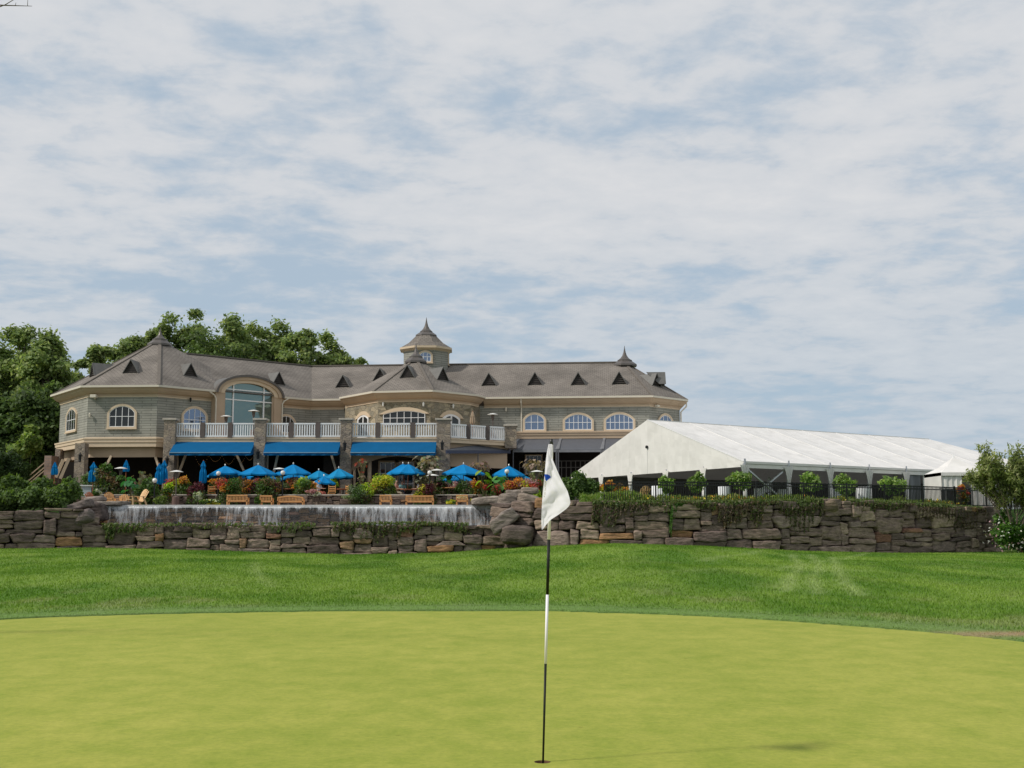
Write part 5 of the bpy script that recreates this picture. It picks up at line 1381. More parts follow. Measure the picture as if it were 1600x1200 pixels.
for i, (px, pt, Y, wpx, mt, lab) in enumerate([
    (355, 727.5, 83.0, 58, 'umbrella', 'open blue umbrella beside the closed one, first of the open row'),
    (403, 726.5, 81.8, 63, 'umbrella', 'open blue umbrella just below the second stone pier'),
    (409, 738.0, 83.8, 60, 'umbrella', 'open blue umbrella mostly hidden behind the one by the second pier'),
    (459, 725.5, 82.2, 56, 'umbrella', 'open blue umbrella with pale finial behind the globe lamp over the curved bench'),
    (461, 738.5, 84.0, 52, 'umbrella', 'deep blue umbrella tucked low behind the lime coleus mound'),
    (500, 735.0, 84.2, 40, 'umbrella_pale', 'paler blue umbrella between two others near the seated guests'),
    (505, 744.0, 81.6, 38, 'umbrella', 'low tilted blue umbrella above the dining chairs'),
    (533, 731.5, 82.6, 47, 'umbrella_pale', 'pale blue umbrella at the foot of the third stone pier'),
    (637, 725.0, 82.2, 58, 'umbrella', 'open blue umbrella over the table where guests sit'),
    (634, 724.5, 84.2, 54, 'umbrella', 'blue umbrella almost hidden straight behind the guest table one'),
    (724, 725.5, 81.2, 68, 'umbrella', 'widest open blue umbrella beside the tall castor plant'),
    (716, 740.5, 83.6, 54, 'umbrella', 'blue umbrella peeping out under the widest one'),
    (794, 728.0, 81.8, 52, 'umbrella', 'open blue umbrella behind the globe lamp near the canopy corner post'),
    (805, 738.0, 83.0, 56, 'umbrella_pale', 'pale blue umbrella low behind the red flowers at the wall corner')]):
    p, h = upos(px, pt, Y); R_ = wpx / 1900 * Y / 2
    u_ = umbrella(mt, lab, (p.x, Y, UZ), R_, h, .60 if pt < 735 else .45); u_.rotation_euler = (rad((i * 53 % 7) - 3), rad((i * 31 % 9) - 4), rad(i * 37 % 45))
    if 'tilted' in lab: pass
def closed_umb(px, y0, y1, Y, lab, grp=True, mt='umbrella', gz_=UZ, fat=.2):
    p = at(px, y0, Y); zb_ = at(px, y1, Y).z; t = thing('folded_umbrella', lab, 'umbrella', (p.x, Y, gz_), 0, 'folded blue umbrellas' if grp else None)
    H_ = p.z - gz_; b_0 = zb_ - gz_; n = 32; pts = []; prof = [(.03, H_), (.07, H_ - .12), (fat * .75, H_ - .35), (fat * .55, H_ - .5), (fat * .9, (H_ + b_0) / 2), (fat, b_0 + .12), (fat * .8, b_0)]
    for r_, z in prof:
        for k in range(n): a = 2 * math.pi * k / n; q = r_ * (1 + .28 * math.cos(8 * a)); pts.append((q * math.cos(a), q * math.sin(a), z))
    mb = MB(); mb.poly(pts, [(j * n + k, (j + 1) * n + k, (j + 1) * n + (k + 1) % n, j * n + (k + 1) % n) for j in range(len(prof) - 1) for k in range(n)]); mb.build('canopy', M[mt], t)
    MB().tube([(0, 0, 0), (0, 0, H_ + .05)], .025, 8).build('pole', M['teakdark'], t); MB().lathe((0, 0, 0), [(.26, 0), (.26, .06), (.05, .12)], 12).build('base', M['black'], t)
closed_umb(249, 724, 757, 81, 'folded blue umbrella, the nearer one of the pair by the octagon pier', fat=.22)
closed_umb(257, 719, 755, 81.8, 'folded blue umbrella, the taller one of the pair by the octagon pier', fat=.22)
closed_umb(318, 720, 755, 82, 'folded blue umbrella with a tied waist under the first awning', fat=.2)
closed_umb(146.5, 722, 753, 80, 'folded blue umbrella behind the grey cabinet', fat=.26)
closed_umb(197.5, 719, 737, 86, 'folded blue umbrella deep in the shade of the porch')
closed_umb(86, 722, 742, 84, 'folded dark blue umbrella by the stair wall')
closed_umb(380, 741, 758, 83, 'folded blue umbrella low behind the red leaved mound', fat=.24)
closed_umb(738.5, 643, 662, 88.3, 'folded tan umbrella standing on the upper deck', False, 'tan', ZD, .16)

def heater(px, pt, Y, gz_, lab):
    p = at(px, pt, Y); H_ = p.z - gz_; t = thing('patio_heater', lab, 'heater', (p.x, Y, gz_), 0, 'mushroom patio heaters')
    MB().lathe((0, 0, H_), [(.42, -.10), (.40, -.08), (.18, -.01), (.0, .02)], 20).build('reflector', M['globe'], t)
    MB().lathe((0, 0, H_), [(.08, -.5), (.13, -.15), (.10, -.06)], 12).build('burner', M['brown'], t)
    MB().tube([(0, 0, .7), (0, 0, H_ - .45)], .035, 8).build('pole', M['brown'], t)
    MB().lathe((0, 0, 0), [(.24, 0), (.24, .06), (.22, .08), (.22, .72), (.05, .78)], 14).build('tank_cover', M['terracotta'], t)
heater(276, 735, 75.5, TZ, 'mushroom heater on the lower patio before the yellow coleus')
heater(189, 730, 80.5, UZ, 'mushroom heater before the dark porch opening')
heater(436.5, 731, 82.0, UZ, 'mushroom heater poking up between two blue umbrellas')
heater(683, 733, 80.5, UZ, 'mushroom heater by the third awning end above the large bench')
heater(676, 741, 79.9, UZ, 'lower mushroom heater just below its taller neighbour by the globe lamp')
heater(839, 735, 80.5, UZ, 'mushroom heater beside the castor plant behind the flag')
heater(396.5, 640.5, 88.2, ZD, 'mushroom heater on the deck before the big arched window')
heater(770, 646, 90.6, ZD, 'mushroom heater on the deck before the shingled wing')
heater(353.5, 649, 88.0, ZD, 'dark mushroom heater on the deck near the dormer jamb')
def lamp(px, pt, Y, gz_, lab):
    p = at(px, pt, Y); H_ = p.z - gz_; t = thing('lamp_post', lab, 'lamp', (p.x, Y, gz_), 0, 'globe lamp posts on the terrace')
    MB().lathe((0, 0, H_ - .16), [(.06, -.14), (.13, -.06), (.15, .03), (.11, .12), (0, .16)], 14).build('globe', M['globe'], t, smooth=True)
    MB().lathe((0, 0, 0), [(.12, 0), (.10, .15), (.045, .3), (.04, H_ - .4), (.08, H_ - .32), (.06, H_ - .29)], 10).build('pole', M['black'], t)
lamp(341.5, 736, 78.8, TZ, 'globe lamp in front of the first open umbrella')
lamp(442, 735, 78.9, TZ, 'globe lamp over the curved bench')
lamp(671.5, 735, 78.9, TZ, 'globe lamp above the big flat backed bench')
lamp(792, 733, 78.9, TZ, 'globe lamp in front of the umbrella near the wall corner')
lamp(242, 747, 76.0, TZ, 'short lamp beside the pale deck chair')

def bench(px, pt, pb, wpx, Y, lab, curved=True, cat='bench', nm='bench', wood='teak'):
    p = at(px, pt, Y); z0 = TZ; H_ = max(.84, p.z - z0); W = wpx / 1900 * Y; t = thing(nm, lab, cat, (p.x, Y, z0), math.pi if True else 0, 'teak seats along the pool')
    # built facing +y local back towards viewer: rotate so the back faces the camera
    mb = MB(); ns = max(4, int(W / .085)); top = lambda f: H_ - (.10 * (2 * f - 1) ** 2 if curved else 0)
    for i in range(ns):
        f = (i + .5) / ns; x = -W / 2 + W * f; mb.box(x - .022, x + .022, .27, .30, .45, top(f) - .05)
    for i in range(12):
        f0, f1 = i / 12, (i + 1) / 12; a, b = -W / 2 + W * f0, -W / 2 + W * f1
        mb.hexa([(a, .25, top(f0) - .09), (b, .25, top(f1) - .09), (b, .32, top(f1) - .09), (a, .32, top(f0) - .09), (a, .25, top(f0)), (b, .25, top(f1)), (b, .32, top(f1)), (a, .32, top(f0))])
    mb.box(-W / 2, W / 2, .255, .315, .42, .50); mb.build('backrest', M[wood], t)
    mb = MB()
    for i in range(5): mb.box(-W / 2, W / 2, -.28 + i * .11, -.19 + i * .11, .40, .43)
    mb.build('seat', M[wood], t)
    for x in (-W / 2 + .03, W / 2 - .03):
        for y in (-.25, .28): MB().box(x - .035, x + .035, y - .035, y + .035, 0, .62 if y < 0 else H_ - .12).build('leg', M[wood], t)
        MB().box(x - .04, x + .04, -.30, .30, .62, .66).build('armrest', M[wood], t)
    return t
bench(372, 781, 790, 32, 74.8, 'slatted teak garden chair at the pool edge below the dark maroon plants', False, 'chair', 'garden_chair')
bench(417, 778.5, 790, 19, 76, 'solid backed teak seat standing beside the curved bench', False, 'chair', 'garden_chair')
bench(455, 775.5, 790, 40, 76.5, 'curved top slatted teak bench by the waterfall edge', True)
bench(603, 780.5, 790, 18, 75.0, 'small slatted teak chair at the pool edge below the lime coleus', False, 'chair', 'garden_chair')
bench(656, 777, 790, 43, 76.2, 'long straight backed teak bench by the waterfall edge', False)
bench(722, 781, 790, 18, 75.0, 'small slatted teak chair nearest the boulders at the weir end', False, 'chair', 'garden_chair')
def adirondack(px, Y, rz, lab, wood='teak', s=1.0, z=TZ, grp='adirondack chairs by the weir'):
    t = thing('deck_chair', lab, 'chair', (at(px, 785, Y).x, Y, z), rz, grp); t.scale = (s, s, s)
    mb = MB()
    for i in range(6): x = -.26 + i * .104; hh_ = 1.0 - .35 * (x / .3) ** 2 * .5; mb.bar((x, .28, .28), (x * 1.15, .62, hh_), .09, .022, (0, 1, 0))
    for z_, y in ((.42, .36), (.75, .52)): mb.bar((-.30, y + .03, z_), (.30, y + .03, z_), .05, .03)
    mb.build('backrest', M[wood], t); mb = MB()
    for i in range(7): y = -.38 + i * .10; mb.box(-.28, .28, y - .043, y + .043, .38 - (y + .38) * .22, .405 - (y + .38) * .22)
    mb.build('seat', M[wood], t)
    for sx in (-1, 1):
        MB().box(sx * .36 - .06, sx * .36 + .06, -.45, .38, .56, .585).build('armrest', M[wood], t)
        MB().box(sx * .31 - .02, sx * .31 + .02, -.40, -.30, 0, .56).build('leg', M[wood], t); MB().bar((sx * .29, .55, 0), (sx * .29, .28, .56), .05, .09).build('leg', M[wood], t)
    return t
adirondack(212, 68.8, rad(-42), 'largest sunlit pale wood deck chair on the flat slab above the waterfall', 'teakpale', 1.0)
adirondack(178, 72.5, rad(50), 'orange deck chair between the grey cabinet and the pale chair', 'teak', .95)
adirondack(193.5, 73.4, rad(15), 'small orange deck chair just behind the pale chair', 'teak', .85)
adirondack(148, 75.4, rad(60), 'dark orange deck chair against the grey cabinet', 'teakdark', .9, TZ + .15)
for px_s, lb_ in ((167, 'orange slatted footstool by the log shaped rock'), (188, 'orange slatted footstool at the foot of the pale deck chair')):
    t = thing('footstool', lb_, 'footstool', (at(px_s, 785, 69.2).x, 69.2, TZ + .03), rad(8), 'footstools by the weir'); mb = MB()
    for i in range(6): mb.box(-.33, .33, -.25 + i * .09, -.17 + i * .09, .26 + .03 * math.sin(i), .285 + .03 * math.sin(i))
    mb.build('seat', M['teakpale'], t)
    for sx in (-.28, .28):
        for sy in (-.2, .24): MB().box(sx - .025, sx + .025, sy - .025, sy + .025, 0, .27).build('leg', M['teak'], t)
adirondack(998, 63.5, rad(215), 'orange wooden chair behind the fence beside orange flowers', 'teakpale', .95, TZ, None)

def dining(px, Y, rz, lab, z=UZ, wood='teak'):
    t = thing('dining_chair', lab, 'chair', (at(px, 770, Y).x, Y, z), rz, 'teak dining chairs on the terrace')
    mb = MB()
    for i in range(3): mb.box(-.20, .20, .20, .225, .56 + i * .14, .63 + i * .14)
    for x in (-.22, .22): mb.box(x - .02, x + .02, .19, .235, .44, .98)
    mb.build('backrest', M[wood], t); MB().box(-.23, .23, -.23, .24, .42, .46).build('seat', M[wood], t)
    for x in (-.2, .2):
        for y in (-.2, .21): MB().box(x - .02, x + .02, y - .02, y + .02, 0, .42).build('leg', M[wood], t)
    return t
def rtable(px, Y, r_, lab, z=UZ, mt='teakdark', hgt=.74):
    t = thing('patio_table', lab, 'table', (at(px, 770, Y).x, Y, z), 0, 'tables on the terrace')
    MB().lathe((0, 0, hgt), [(0, -.045), (r_ * .98, -.045), (r_, -.02), (r_ * .99, 0), (0, 0)], 24).build('tabletop', M[mt], t)
    MB().lathe((0, 0, 0), [(.28, 0), (.26, .04), (.04, .10), (.04, hgt - .04)], 10).build('pedestal', M['black'], t); return t
rtable(536, 81.0, .6, 'table set between the two dining chairs under the pale umbrella'); rtable(637, 81.6, .65, 'table where the guests sit under the umbrella')
rtable(700, 80.4, .75, 'orange brown table beside the white flower cluster', UZ, 'teak', .80); rtable(452, 80.6, .6, 'table behind the curved bench'); rtable(395, 81, .55, 'orange table between the two dark mounds', UZ, 'teak'); rtable(338, 81, .5, 'small table behind the maroon plants', UZ, 'teak')
dining(518, 80.3, 0.0, 'dining chair seen from behind next to the seated guest'); dining(547, 80.5, rad(120), 'turned dining chair with its back to the flower mound')
dining(331, 80.6, rad(20), 'dining chair behind the maroon plants'); dining(389, 80.3, rad(-30), 'dining chair between the dark mounds'); dining(690, 81.2, rad(60), 'dining chair left of the orange brown table'.replace('left of', 'beside')); dining(713, 81.4, rad(-70), 'dining chair between the orange brown table and the pink mound')
dining(466, 80.4, rad(30), 'dining chair behind the curved bench end'); dining(626, 82.4, rad(100), 'dining chair of the teal shirted guest')
# string of lights under the first awning
sl_ = MB()
for a, b, dip in ((304, 326, 16), (326, 347, 10), (347, 368, 14), (368, 384, 12), (384, 396, 8)):
    for i in range(12):
        f = (i + .5) / 12; c = at(a + (b - a) * f, 711 + dip * 4 * f * (1 - f), 85.8); sl_.lathe(c, [(0, -.035), (.03, 0), (0, .035)], 6)
o = sl_.build('string_lights', plain('warm_bulb', (.5, .26, .10), .5)); tag(o, 'string of small amber bulbs looped under the first blue awning', 'lights')

# ------------------------------------------------------------------ people
def skin(name, pts, edges, mat, parent, sub=1):
    me = bpy.data.meshes.new(name); me.from_pydata([p[:3] for p in pts], edges, []); me.update(); o = bpy.data.objects.new(name, me); C.objects.link(o)
    md = o.modifiers.new('s', 'SKIN'); md.use_smooth_shade = True; sv = me.skin_vertices[0].data
    for i, p in enumerate(pts): sv[i].radius = (p[3], p[3] * (p[4] if len(p) > 4 else 1)); sv[i].use_root = (i == 0)
    o.modifiers.new('b', 'SUBSURF').levels = sub; bpy.context.view_layer.update(); ev = o.evaluated_get(bpy.context.evaluated_depsgraph_get())
    nm = bpy.data.meshes.new_from_object(ev); bpy.data.objects.remove(o); nm.name = name; nm.materials.clear(); return link(nm, name, mat, parent, True)
def person(px, Y, rz, lab, shirt, pants, hair, z=UZ, skinc=(.46, .28, .20)):
    t = thing('person', lab, 'person', (at(px, 765, Y).x, Y, z), rz)     # faces local -y, seated at .45
    sk = plain('skin', skinc, .55, var=.04); T = []; E = []
    def add(*p): T.append(p); return len(T) - 1
    pel = add(0, .05, .52, .125); sp = add(0, .07, .72, .115); ch = add(0, .05, .92, .130); nk = add(0, .03, 1.10, .05); hd0 = add(0, .02, 1.17, .062); hd = add(0, .005, 1.25, .088); hd2 = add(0, .01, 1.33, .07)
    E += [(pel, sp), (sp, ch), (ch, nk), (nk, hd0), (hd0, hd), (hd, hd2)]
    nose = add(0, -.085, 1.245, .014); E.append((hd, nose))
    for s in (-1, 1):
        sh = add(s * .17, .04, 1.02, .055); el = add(s * .23, -.06, .78, .042); wr = add(s * .14, -.30, .76, .028); pm_ = add(s * .12, -.37, .77, .034)
        E += [(ch, sh), (sh, el), (el, wr), (wr, pm_)]
        for k in range(4):
            f1 = add(s * .12 + (k - 1.5) * .020, -.41, .775, .0095); f2 = add(s * .12 + (k - 1.5) * .021, -.455 + abs(k - 1.4) * .008, .757, .008); E += [(pm_, f1), (f1, f2)]
        th = add(s * .085, -.385, .775, .010); th2 = add(s * .07, -.41, .765, .009); E += [(pm_, th), (th, th2)]
        hp = add(s * .09, .03, .50, .085); kn = add(s * .12, -.42, .50, .062); an_ = add(s * .12, -.46, .08, .04); ft = add(s * .12, -.60, .035, .035); E += [(pel, hp), (hp, kn), (kn, an_), (an_, ft)]
    skin('body', T, E, sk, t)
    sm_ = [(0, .05, .50, .145), (0, .07, .72, .135), (0, .05, .94, .15), (0, .035, 1.06, .09)]; se = [(0, 1), (1, 2), (2, 3)]
    for s in (-1, 1): n = len(sm_); sm_ += [(s * .175, .04, 1.02, .072), (s * .23, -.05, .80, .060)]; se += [(2, n), (n, n + 1)]
    skin('shirt', sm_, se, shirt, t)
    pm2 = [(0, .05, .50, .15)]; pe = []
    for s in (-1, 1): n = len(pm2); pm2 += [(s * .10, -.02, .50, .10), (s * .12, -.42, .50, .075), (s * .12, -.45, .2, .06)]; pe += [(0, n), (n, n + 1), (n + 1, n + 2)]
    skin('trousers', pm2, pe, pants, t)
    skin('hair', [(0, .02, 1.36, .075), (0, .055, 1.30, .085), (0, .065, 1.22, .06)], [(0, 1), (1, 2)], hair, t)
    e_ = MB()
    for s in (-1, 1): e_.lathe((s * .032, -.083, 1.262), [(0, -.010), (.011, 0), (0, .010)], 6)
    e_.build('eyes', M['black'], t); MB().box(-.025, .025, -.088, -.080, 1.198, 1.206).build('mouth', plain('lips', (.35, .12, .10), .5), t)
    for s in (-1, 1): MB().lathe((s * .09, .01, 1.245), [(0, -.03), (.018, 0), (0, .03)], 6).build('ear', sk, t)
    return t
hd_, hg_ = plain('dark_hair', (.03, .02, .015), .7), plain('grey_hair', (.35, .33, .30), .7)
person(619.5, 81.4, rad(70), 'seated person in a salmon shirt at the table under the umbrella', plain('salmon_shirt', (.65, .30, .22), .8), plain('khaki', (.3, .25, .18), .8), hg_)
person(628.5, 82.4, rad(20), 'seated person in a teal grey shirt beside the one in salmon', plain('teal_shirt', (.16, .32, .32), .8), plain('navy', (.03, .04, .08), .8), hd_)
person(653.0, 81.6, rad(-80), 'seated person in a pale blue shirt across the table from the other two', plain('pale_blue_shirt', (.50, .58, .70), .8), plain('stone_trousers', (.35, .32, .27), .8), hg_)
person(498.5, 81.0, rad(60), 'seated person with dark hair and white shirt behind the dining chairs', plain('white_shirt', (.70, .72, .76), .8), plain('red_shorts', (.35, .09, .06), .8), hd_)
person(211, 82.5, rad(10), 'seated person in a blue shirt in the porch shade by the heater', plain('blue_shirt', (.22, .32, .5), .8), plain('dark_trousers', (.05, .05, .06), .8), hd_)
# ------------------------------------------------------------------ planting
def mound(px, py, wpx, hpx, Y, cols, lab, n=1500, leaf=.075, gz_=None, cat='plant', nm='flowering_plant', pot=True, top=None, grp='planted mounds on the terrace', depth=.8, aspect=.55, blobs=7, seed=None):
    s = Y / 1900 * (1.14 if pot else 1.0); c = at(px, py, Y); rx, rz = wpx / 2 * s, hpx / 2 * s; gz_ = gz_ if gz_ is not None else (UZ if Y > 79.4 else TZ)
    r = np.random.default_rng(seed or int(px * 7 + py)); t = thing(nm, lab, cat, (c.x, Y, gz_), float(r.uniform(0, .5)), grp)
    cz = c.z - gz_; parts = []
    for b in range(blobs):
        d = r.normal(size=3); d /= np.linalg.norm(d); q = .72 * r.random() ** .5
        cc = np.array([d[0] * rx * q, d[1] * rx * depth * q, cz + d[2] * rz * q]); k = r.uniform(.34, .62)
        cs = np.array(cols[b % len(cols)] if isinstance(cols[0], list) else cols) * r.uniform(.85, 1.2)
        parts.append(leaves(cc, (rx * k, rx * depth * k, rz * k), n // blobs, leaf, cs, seed=int(r.integers(1 << 30)), aspect=aspect))
    if top is not None:
        parts.append(leaves((0, 0, cz + rz * .35), (rx * .85, rx * depth * .85, rz * .6), n // 3, leaf, top, seed=5))
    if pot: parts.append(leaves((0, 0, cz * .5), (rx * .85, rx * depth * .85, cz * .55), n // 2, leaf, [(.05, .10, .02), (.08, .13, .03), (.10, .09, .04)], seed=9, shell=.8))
    V, F_, K = merge(parts); V[:, 2] = np.maximum(V[:, 2], .02)
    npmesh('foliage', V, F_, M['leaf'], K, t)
    if pot:
        hp = .28; MB().lathe((0, 0, 0), [(rx * .35, 0), (rx * .5, hp * .9), (rx * .54, hp), (rx * .45, hp), (rx * .4, hp * .8), (0, hp * .8)], 16).build('pot', M['terracotta'], t)
    else:
        MB().tube([(0, 0, 0), (.02, 0, max(.1, cz))], .03, 6).build('stem', M['bark'], t)
    return t
YEL = [(.50, .42, .03), (.40, .42, .04), (.30, .35, .04)]; LIME = [(.42, .55, .04), (.32, .48, .03), (.50, .55, .06), (.2, .34, .03)]
ORG = [(.60, .22, .03), (.55, .30, .05), (.35, .16, .04)]; RED = [(.50, .05, .04), (.42, .08, .08), (.30, .12, .05)]; MAR = [(.09, .015, .03), (.06, .012, .02), (.12, .03, .035)]
PINK = [(.50, .22, .28), (.42, .28, .30), (.55, .32, .32)]; GRN = [(.06, .13, .02), (.09, .17, .03), (.045, .09, .02)]; BRN = [(.20, .12, .06), (.14, .10, .05), (.25, .17, .09)]; WHT = [(.7, .7, .62), (.55, .6, .5)]
GGR = [(.16, .22, .12), (.12, .18, .09), (.22, .26, .16)]
mound(289, 757, 32, 26, 79.9, [ORG, YEL, GRN, YEL, ORG, GRN, GRN], 'yellow and orange coleus mound behind the brown heater base', 1700)
mound(309, 765, 30, 24, 79.0, MAR, 'dark maroon plant mound below the folded umbrella', 1500, gz_=TZ)
mound(359, 763, 36, 32, 79.0, [GRN, RED, GRN, BRN, GRN, ORG, GRN], 'big green mound flecked with red in front of the first umbrella', 2000, gz_=TZ)
mound(419, 764, 34, 28, 79.0, [GRN, MAR, BRN, GRN, BRN, MAR, GRN], 'olive and maroon mound behind the solid backed seat', 1900, gz_=TZ)
mound(376, 754, 18, 16, 81, [GRN, YEL, BRN], 'small mixed green plant by the low folded umbrella', 700)
mound(478, 759, 34, 27, 79.9, [LIME, YEL, GRN, ORG, LIME, GRN, BRN], 'lime and bronze coleus mound beyond the curved bench end', 1900)
mound(489, 770, 26, 10, 79.2, [PINK, WHT], 'low pink and white flower cushion under the lime and bronze coleus', 600, gz_=TZ, pot=False)
mound(452, 755, 26, 18, 81.5, [ORG, GGR, RED, GRN], 'red and grey green plant behind the globe lamp table', 900)
mound(522, 754, 12, 12, 81.8, LIME, 'tiny bright lime plant on the terrace behind the dining chair', 400)
mound(564, 768, 34, 30, 79.0, [GGR, GRN, PINK, GRN, LIME, GGR], 'grey green mound with pale pink heads by the turned dining chair', 1900, gz_=TZ)
mound(600, 757, 36, 30, 79.9, [LIME, YEL, LIME, BRN, GRN, LIME, YEL], 'brightest lime yellow coleus mound beside the guest table', 2200)
mound(588, 764, 18, 22, 79.6, [BRN, PINK, RED], 'bronze pink plant between the grey green and the lime yellow mounds', 800)
mound(668, 766, 30, 26, 79.0, [MAR, BRN, YEL, MAR, MAR], 'dark burgundy plant with yellow tips behind the long bench', 1500, gz_=TZ)
mound(732, 760, 24, 24, 79.9, [PINK, GGR, GRN], 'dusty pink flower mound beside the orange one', 1200)
mound(745, 763, 20, 24, 79.6, ORG, 'orange coleus mound under the big lime leaf', 1100)
mound(722, 776, 16, 8, 78.9, WHT, 'small cluster of white flowers on the terrace wall', 400, gz_=TZ, pot=False)
mound(762, 765, 22, 22, 79.4, [RED, GRN, GRN], 'red tipped green plant at the globe lamp foot', 900, gz_=TZ)
mound(768, 780, 22, 10, 78.5, [MAR, PINK], 'low maroon and pink plants above the flat slab', 500, gz_=TZ, pot=False)
mound(806, 758, 36, 24, 76.5, [RED, ORG, RED, PINK, YEL], 'red and orange flower mound above the squared corner stones', 1900, gz_=TZ + .1)
mound(838, 759, 26, 16, 75.5, [RED, PINK, GRN], 'rose red flowers peeping out beside the flag', 1000, gz_=TZ + .1)
mound(840, 774, 12, 18, 68.0, LIME, 'small yellow green weed between rocks beside the flag', 500, gz_=TZ, pot=False)
mound(309, 777, 14, 20, 76.5, [GGR, WHT], 'silvery leaved plant beside the heater base', 600, gz_=TZ, pot=False)
mound(330, 784, 40, 9, 75.0, [GRN, YEL, GRN, WHT], 'low mixed bedding plants between heater and first garden chair', 800, gz_=TZ, pot=False, grp=None)
mound(402, 783, 12, 10, 75.4, GRN, 'small green plant between the first two teak seats', 350, gz_=TZ, pot=False)
mound(705, 784, 18, 8, 75.6, [YEL, GRN], 'low yellow flowers between the long bench and the last chair', 450, gz_=TZ, pot=False)
mound(742, 784, 16, 9, 75.6, [YEL, GRN], 'low yellow flowers between the last chair and the flat slab', 400, gz_=TZ, pot=False)
mound(548, 776, 30, 8, 78.6, GGR, 'silvery trailing plant at the foot of the pink headed mound', 500, gz_=TZ, pot=False)
mound(165, 741, 30, 26, 79.8, [GRN, GGR, BRN], 'loose green shrub beside the folded umbrella behind the cabinet', 1400, leaf=.1)
mound(182, 750, 26, 18, 79.7, [BRN, GRN, MAR], 'brown leaved shrub behind the orange deck chairs', 1000, leaf=.1)
mound(231, 762, 30, 34, 77.5, [GRN, GRN, GGR], 'dark green leafy shrub behind the short lamp', 1700, leaf=.11, gz_=TZ)
mound(258, 764, 20, 20, 78.5, [GRN, ORG, LIME], 'green plant with orange tips beside the short lamp', 900, gz_=TZ)
mound(251, 781, 20, 14, 73.5, [(.16, .22, .05), (.12, .16, .04)], 'rounded grassy clump at the pool edge before the terrace wall', 900, gz_=TZ, pot=False)
mound(270, 757, 26, 14, 80.4, [LIME, YEL, RED], 'yellow and red bedding flowers below the pair of folded umbrellas', 900)
for px, py, w_, h_, Y, cl_, lb in (
    (340, 757, 26, 20, 81.6, [BRN, GRN, ORG], 'bronze filler plant between the maroon and the first red flecked mound'),
    (386, 762, 20, 22, 80.2, [ORG, BRN, RED], 'rusty orange plant between the two big dark mounds'),
    (402, 757, 22, 20, 80.4, [MAR, RED, PINK], 'wine red plant touching the olive mound'),
    (436, 763, 20, 26, 80.2, [BRN, ORG, GRN], 'brown green plant beside the globe lamp over the curved bench'),
    (462, 762, 18, 22, 80.6, [ORG, RED, BRN], 'orange red plant just before the lime and bronze coleus'),
    (505, 762, 20, 20, 81.9, [BRN, MAR, GRN], 'dark plant behind the seated guest in white'),
    (583, 757, 20, 18, 80.6, [BRN, PINK, MAR], 'pinkish bronze plant behind the grey green mound'),
    (612, 766, 16, 20, 80.3, [GRN, BRN], 'small dark green plant between lime coleus and guests'),
    (655, 772, 18, 14, 79.0, [YEL, GRN, BRN], 'yellow tipped plant at the end of the long bench'),
    (690, 758, 22, 18, 80.0, [GRN, MAR, GRN], 'dark green plant under the lower mushroom heater'),
    (712, 762, 20, 18, 80.2, [PINK, GRN, WHT], 'pale flowering plant next to the dusty pink mound'),
    (775, 768, 22, 24, 78.6, [GRN, RED, GRN], 'green plant with red heads between elephant ear and slabs'),
    (822, 762, 22, 22, 76.0, [RED, PINK, YEL], 'mixed red flowers between the two red mounds at the corner'),
    (137, 752, 22, 24, 82.0, [GRN, GGR], 'green shrub between the octagon pier and the folded umbrella'),
    (218, 767, 20, 22, 77.2, [GRN, GRN], 'green shrub directly behind the pale deck chair back'),
    (150, 770, 12, 10, 78.6, [GRN, WHT], 'small white flowered plant before the grey cabinet')):
    mound(px, py, w_, h_, Y, cl_, lb, 1000)
# big leaved elephant ears and castor plants
def bigleaf(px, py, wpx, hpx, Y, cols, lab, n=14, size=.38, gz_=UZ, aspect=.75, nm='leafy_plant', seed=1, droop=.6):
    s = Y / 1900; c = at(px, py, Y); r = np.random.default_rng(seed); rx, rz = wpx / 2 * s, hpx / 2 * s; t = thing(nm, lab, 'plant', (c.x, Y, gz_), 0, 'tall leafy plants on the terrace'); cz = c.z - gz_
    V = []; F_ = []; K = []; st = MB(); o = 0
    for i in range(n):
        a = r.uniform(0, 2 * np.pi); q = r.uniform(.2, 1); P = np.array([math.cos(a) * rx * q, math.sin(a) * rx * q * .8, cz + rz * r.uniform(-.9, 1)])
        d = np.array([math.cos(a), math.sin(a), -droop * r.uniform(.3, 1.2)]); d /= np.linalg.norm(d); side = np.cross(d, [0, 0, 1]); side /= np.linalg.norm(side); up = np.cross(side, d); L_ = size * r.uniform(.7, 1.25); W_ = L_ * aspect
        m = 7; col = np.array(cols[r.integers(len(cols))]) * r.uniform(.8, 1.2); row = []
        for j in range(m):
            f = j / (m - 1); w_ = W_ * math.sin(math.pi * min(1, f * .86 + .14)) ** .7 * .6; ctr = P + d * L_ * (f - .3) - np.array([0, 0, 1]) * L_ * .35 * f * f
            V += [ctr - side * w_ + up * w_ * .18, ctr, ctr + side * w_ + up * w_ * .18]; K += [col * .9, col * 1.15, col * .9]
        for j in range(m - 1):
            for k in (0, 1): F_.append((o + j * 3 + k, o + j * 3 + k + 1, o + j * 3 + k + 4, o + j * 3 + k + 3))
        o += m * 3; st.tube([(0, 0, 0), (P[0] * .3, P[1] * .3, P[2] * .6), tuple(P)], [.025, .018, .01], 5)
    npmesh('leaves', V, F_, M['leaf'], np.array(K), t, smooth=True); st.build('stems', plain('stem_' + str(seed), (.14, .12, .05), .7), t, smooth=True)
bigleaf(205, 757, 30, 26, 78.6, [(.03, .16, .05), (.05, .20, .06)], 'glossy dark elephant ear plant behind the deck chairs', 12, .42, TZ, seed=2)
bigleaf(757, 745, 20, 18, 79.2, [(.20, .38, .03), (.26, .42, .05)], 'large bright lime elephant ear leaf over the orange coleus', 6, .50, TZ, seed=3, aspect=.95)
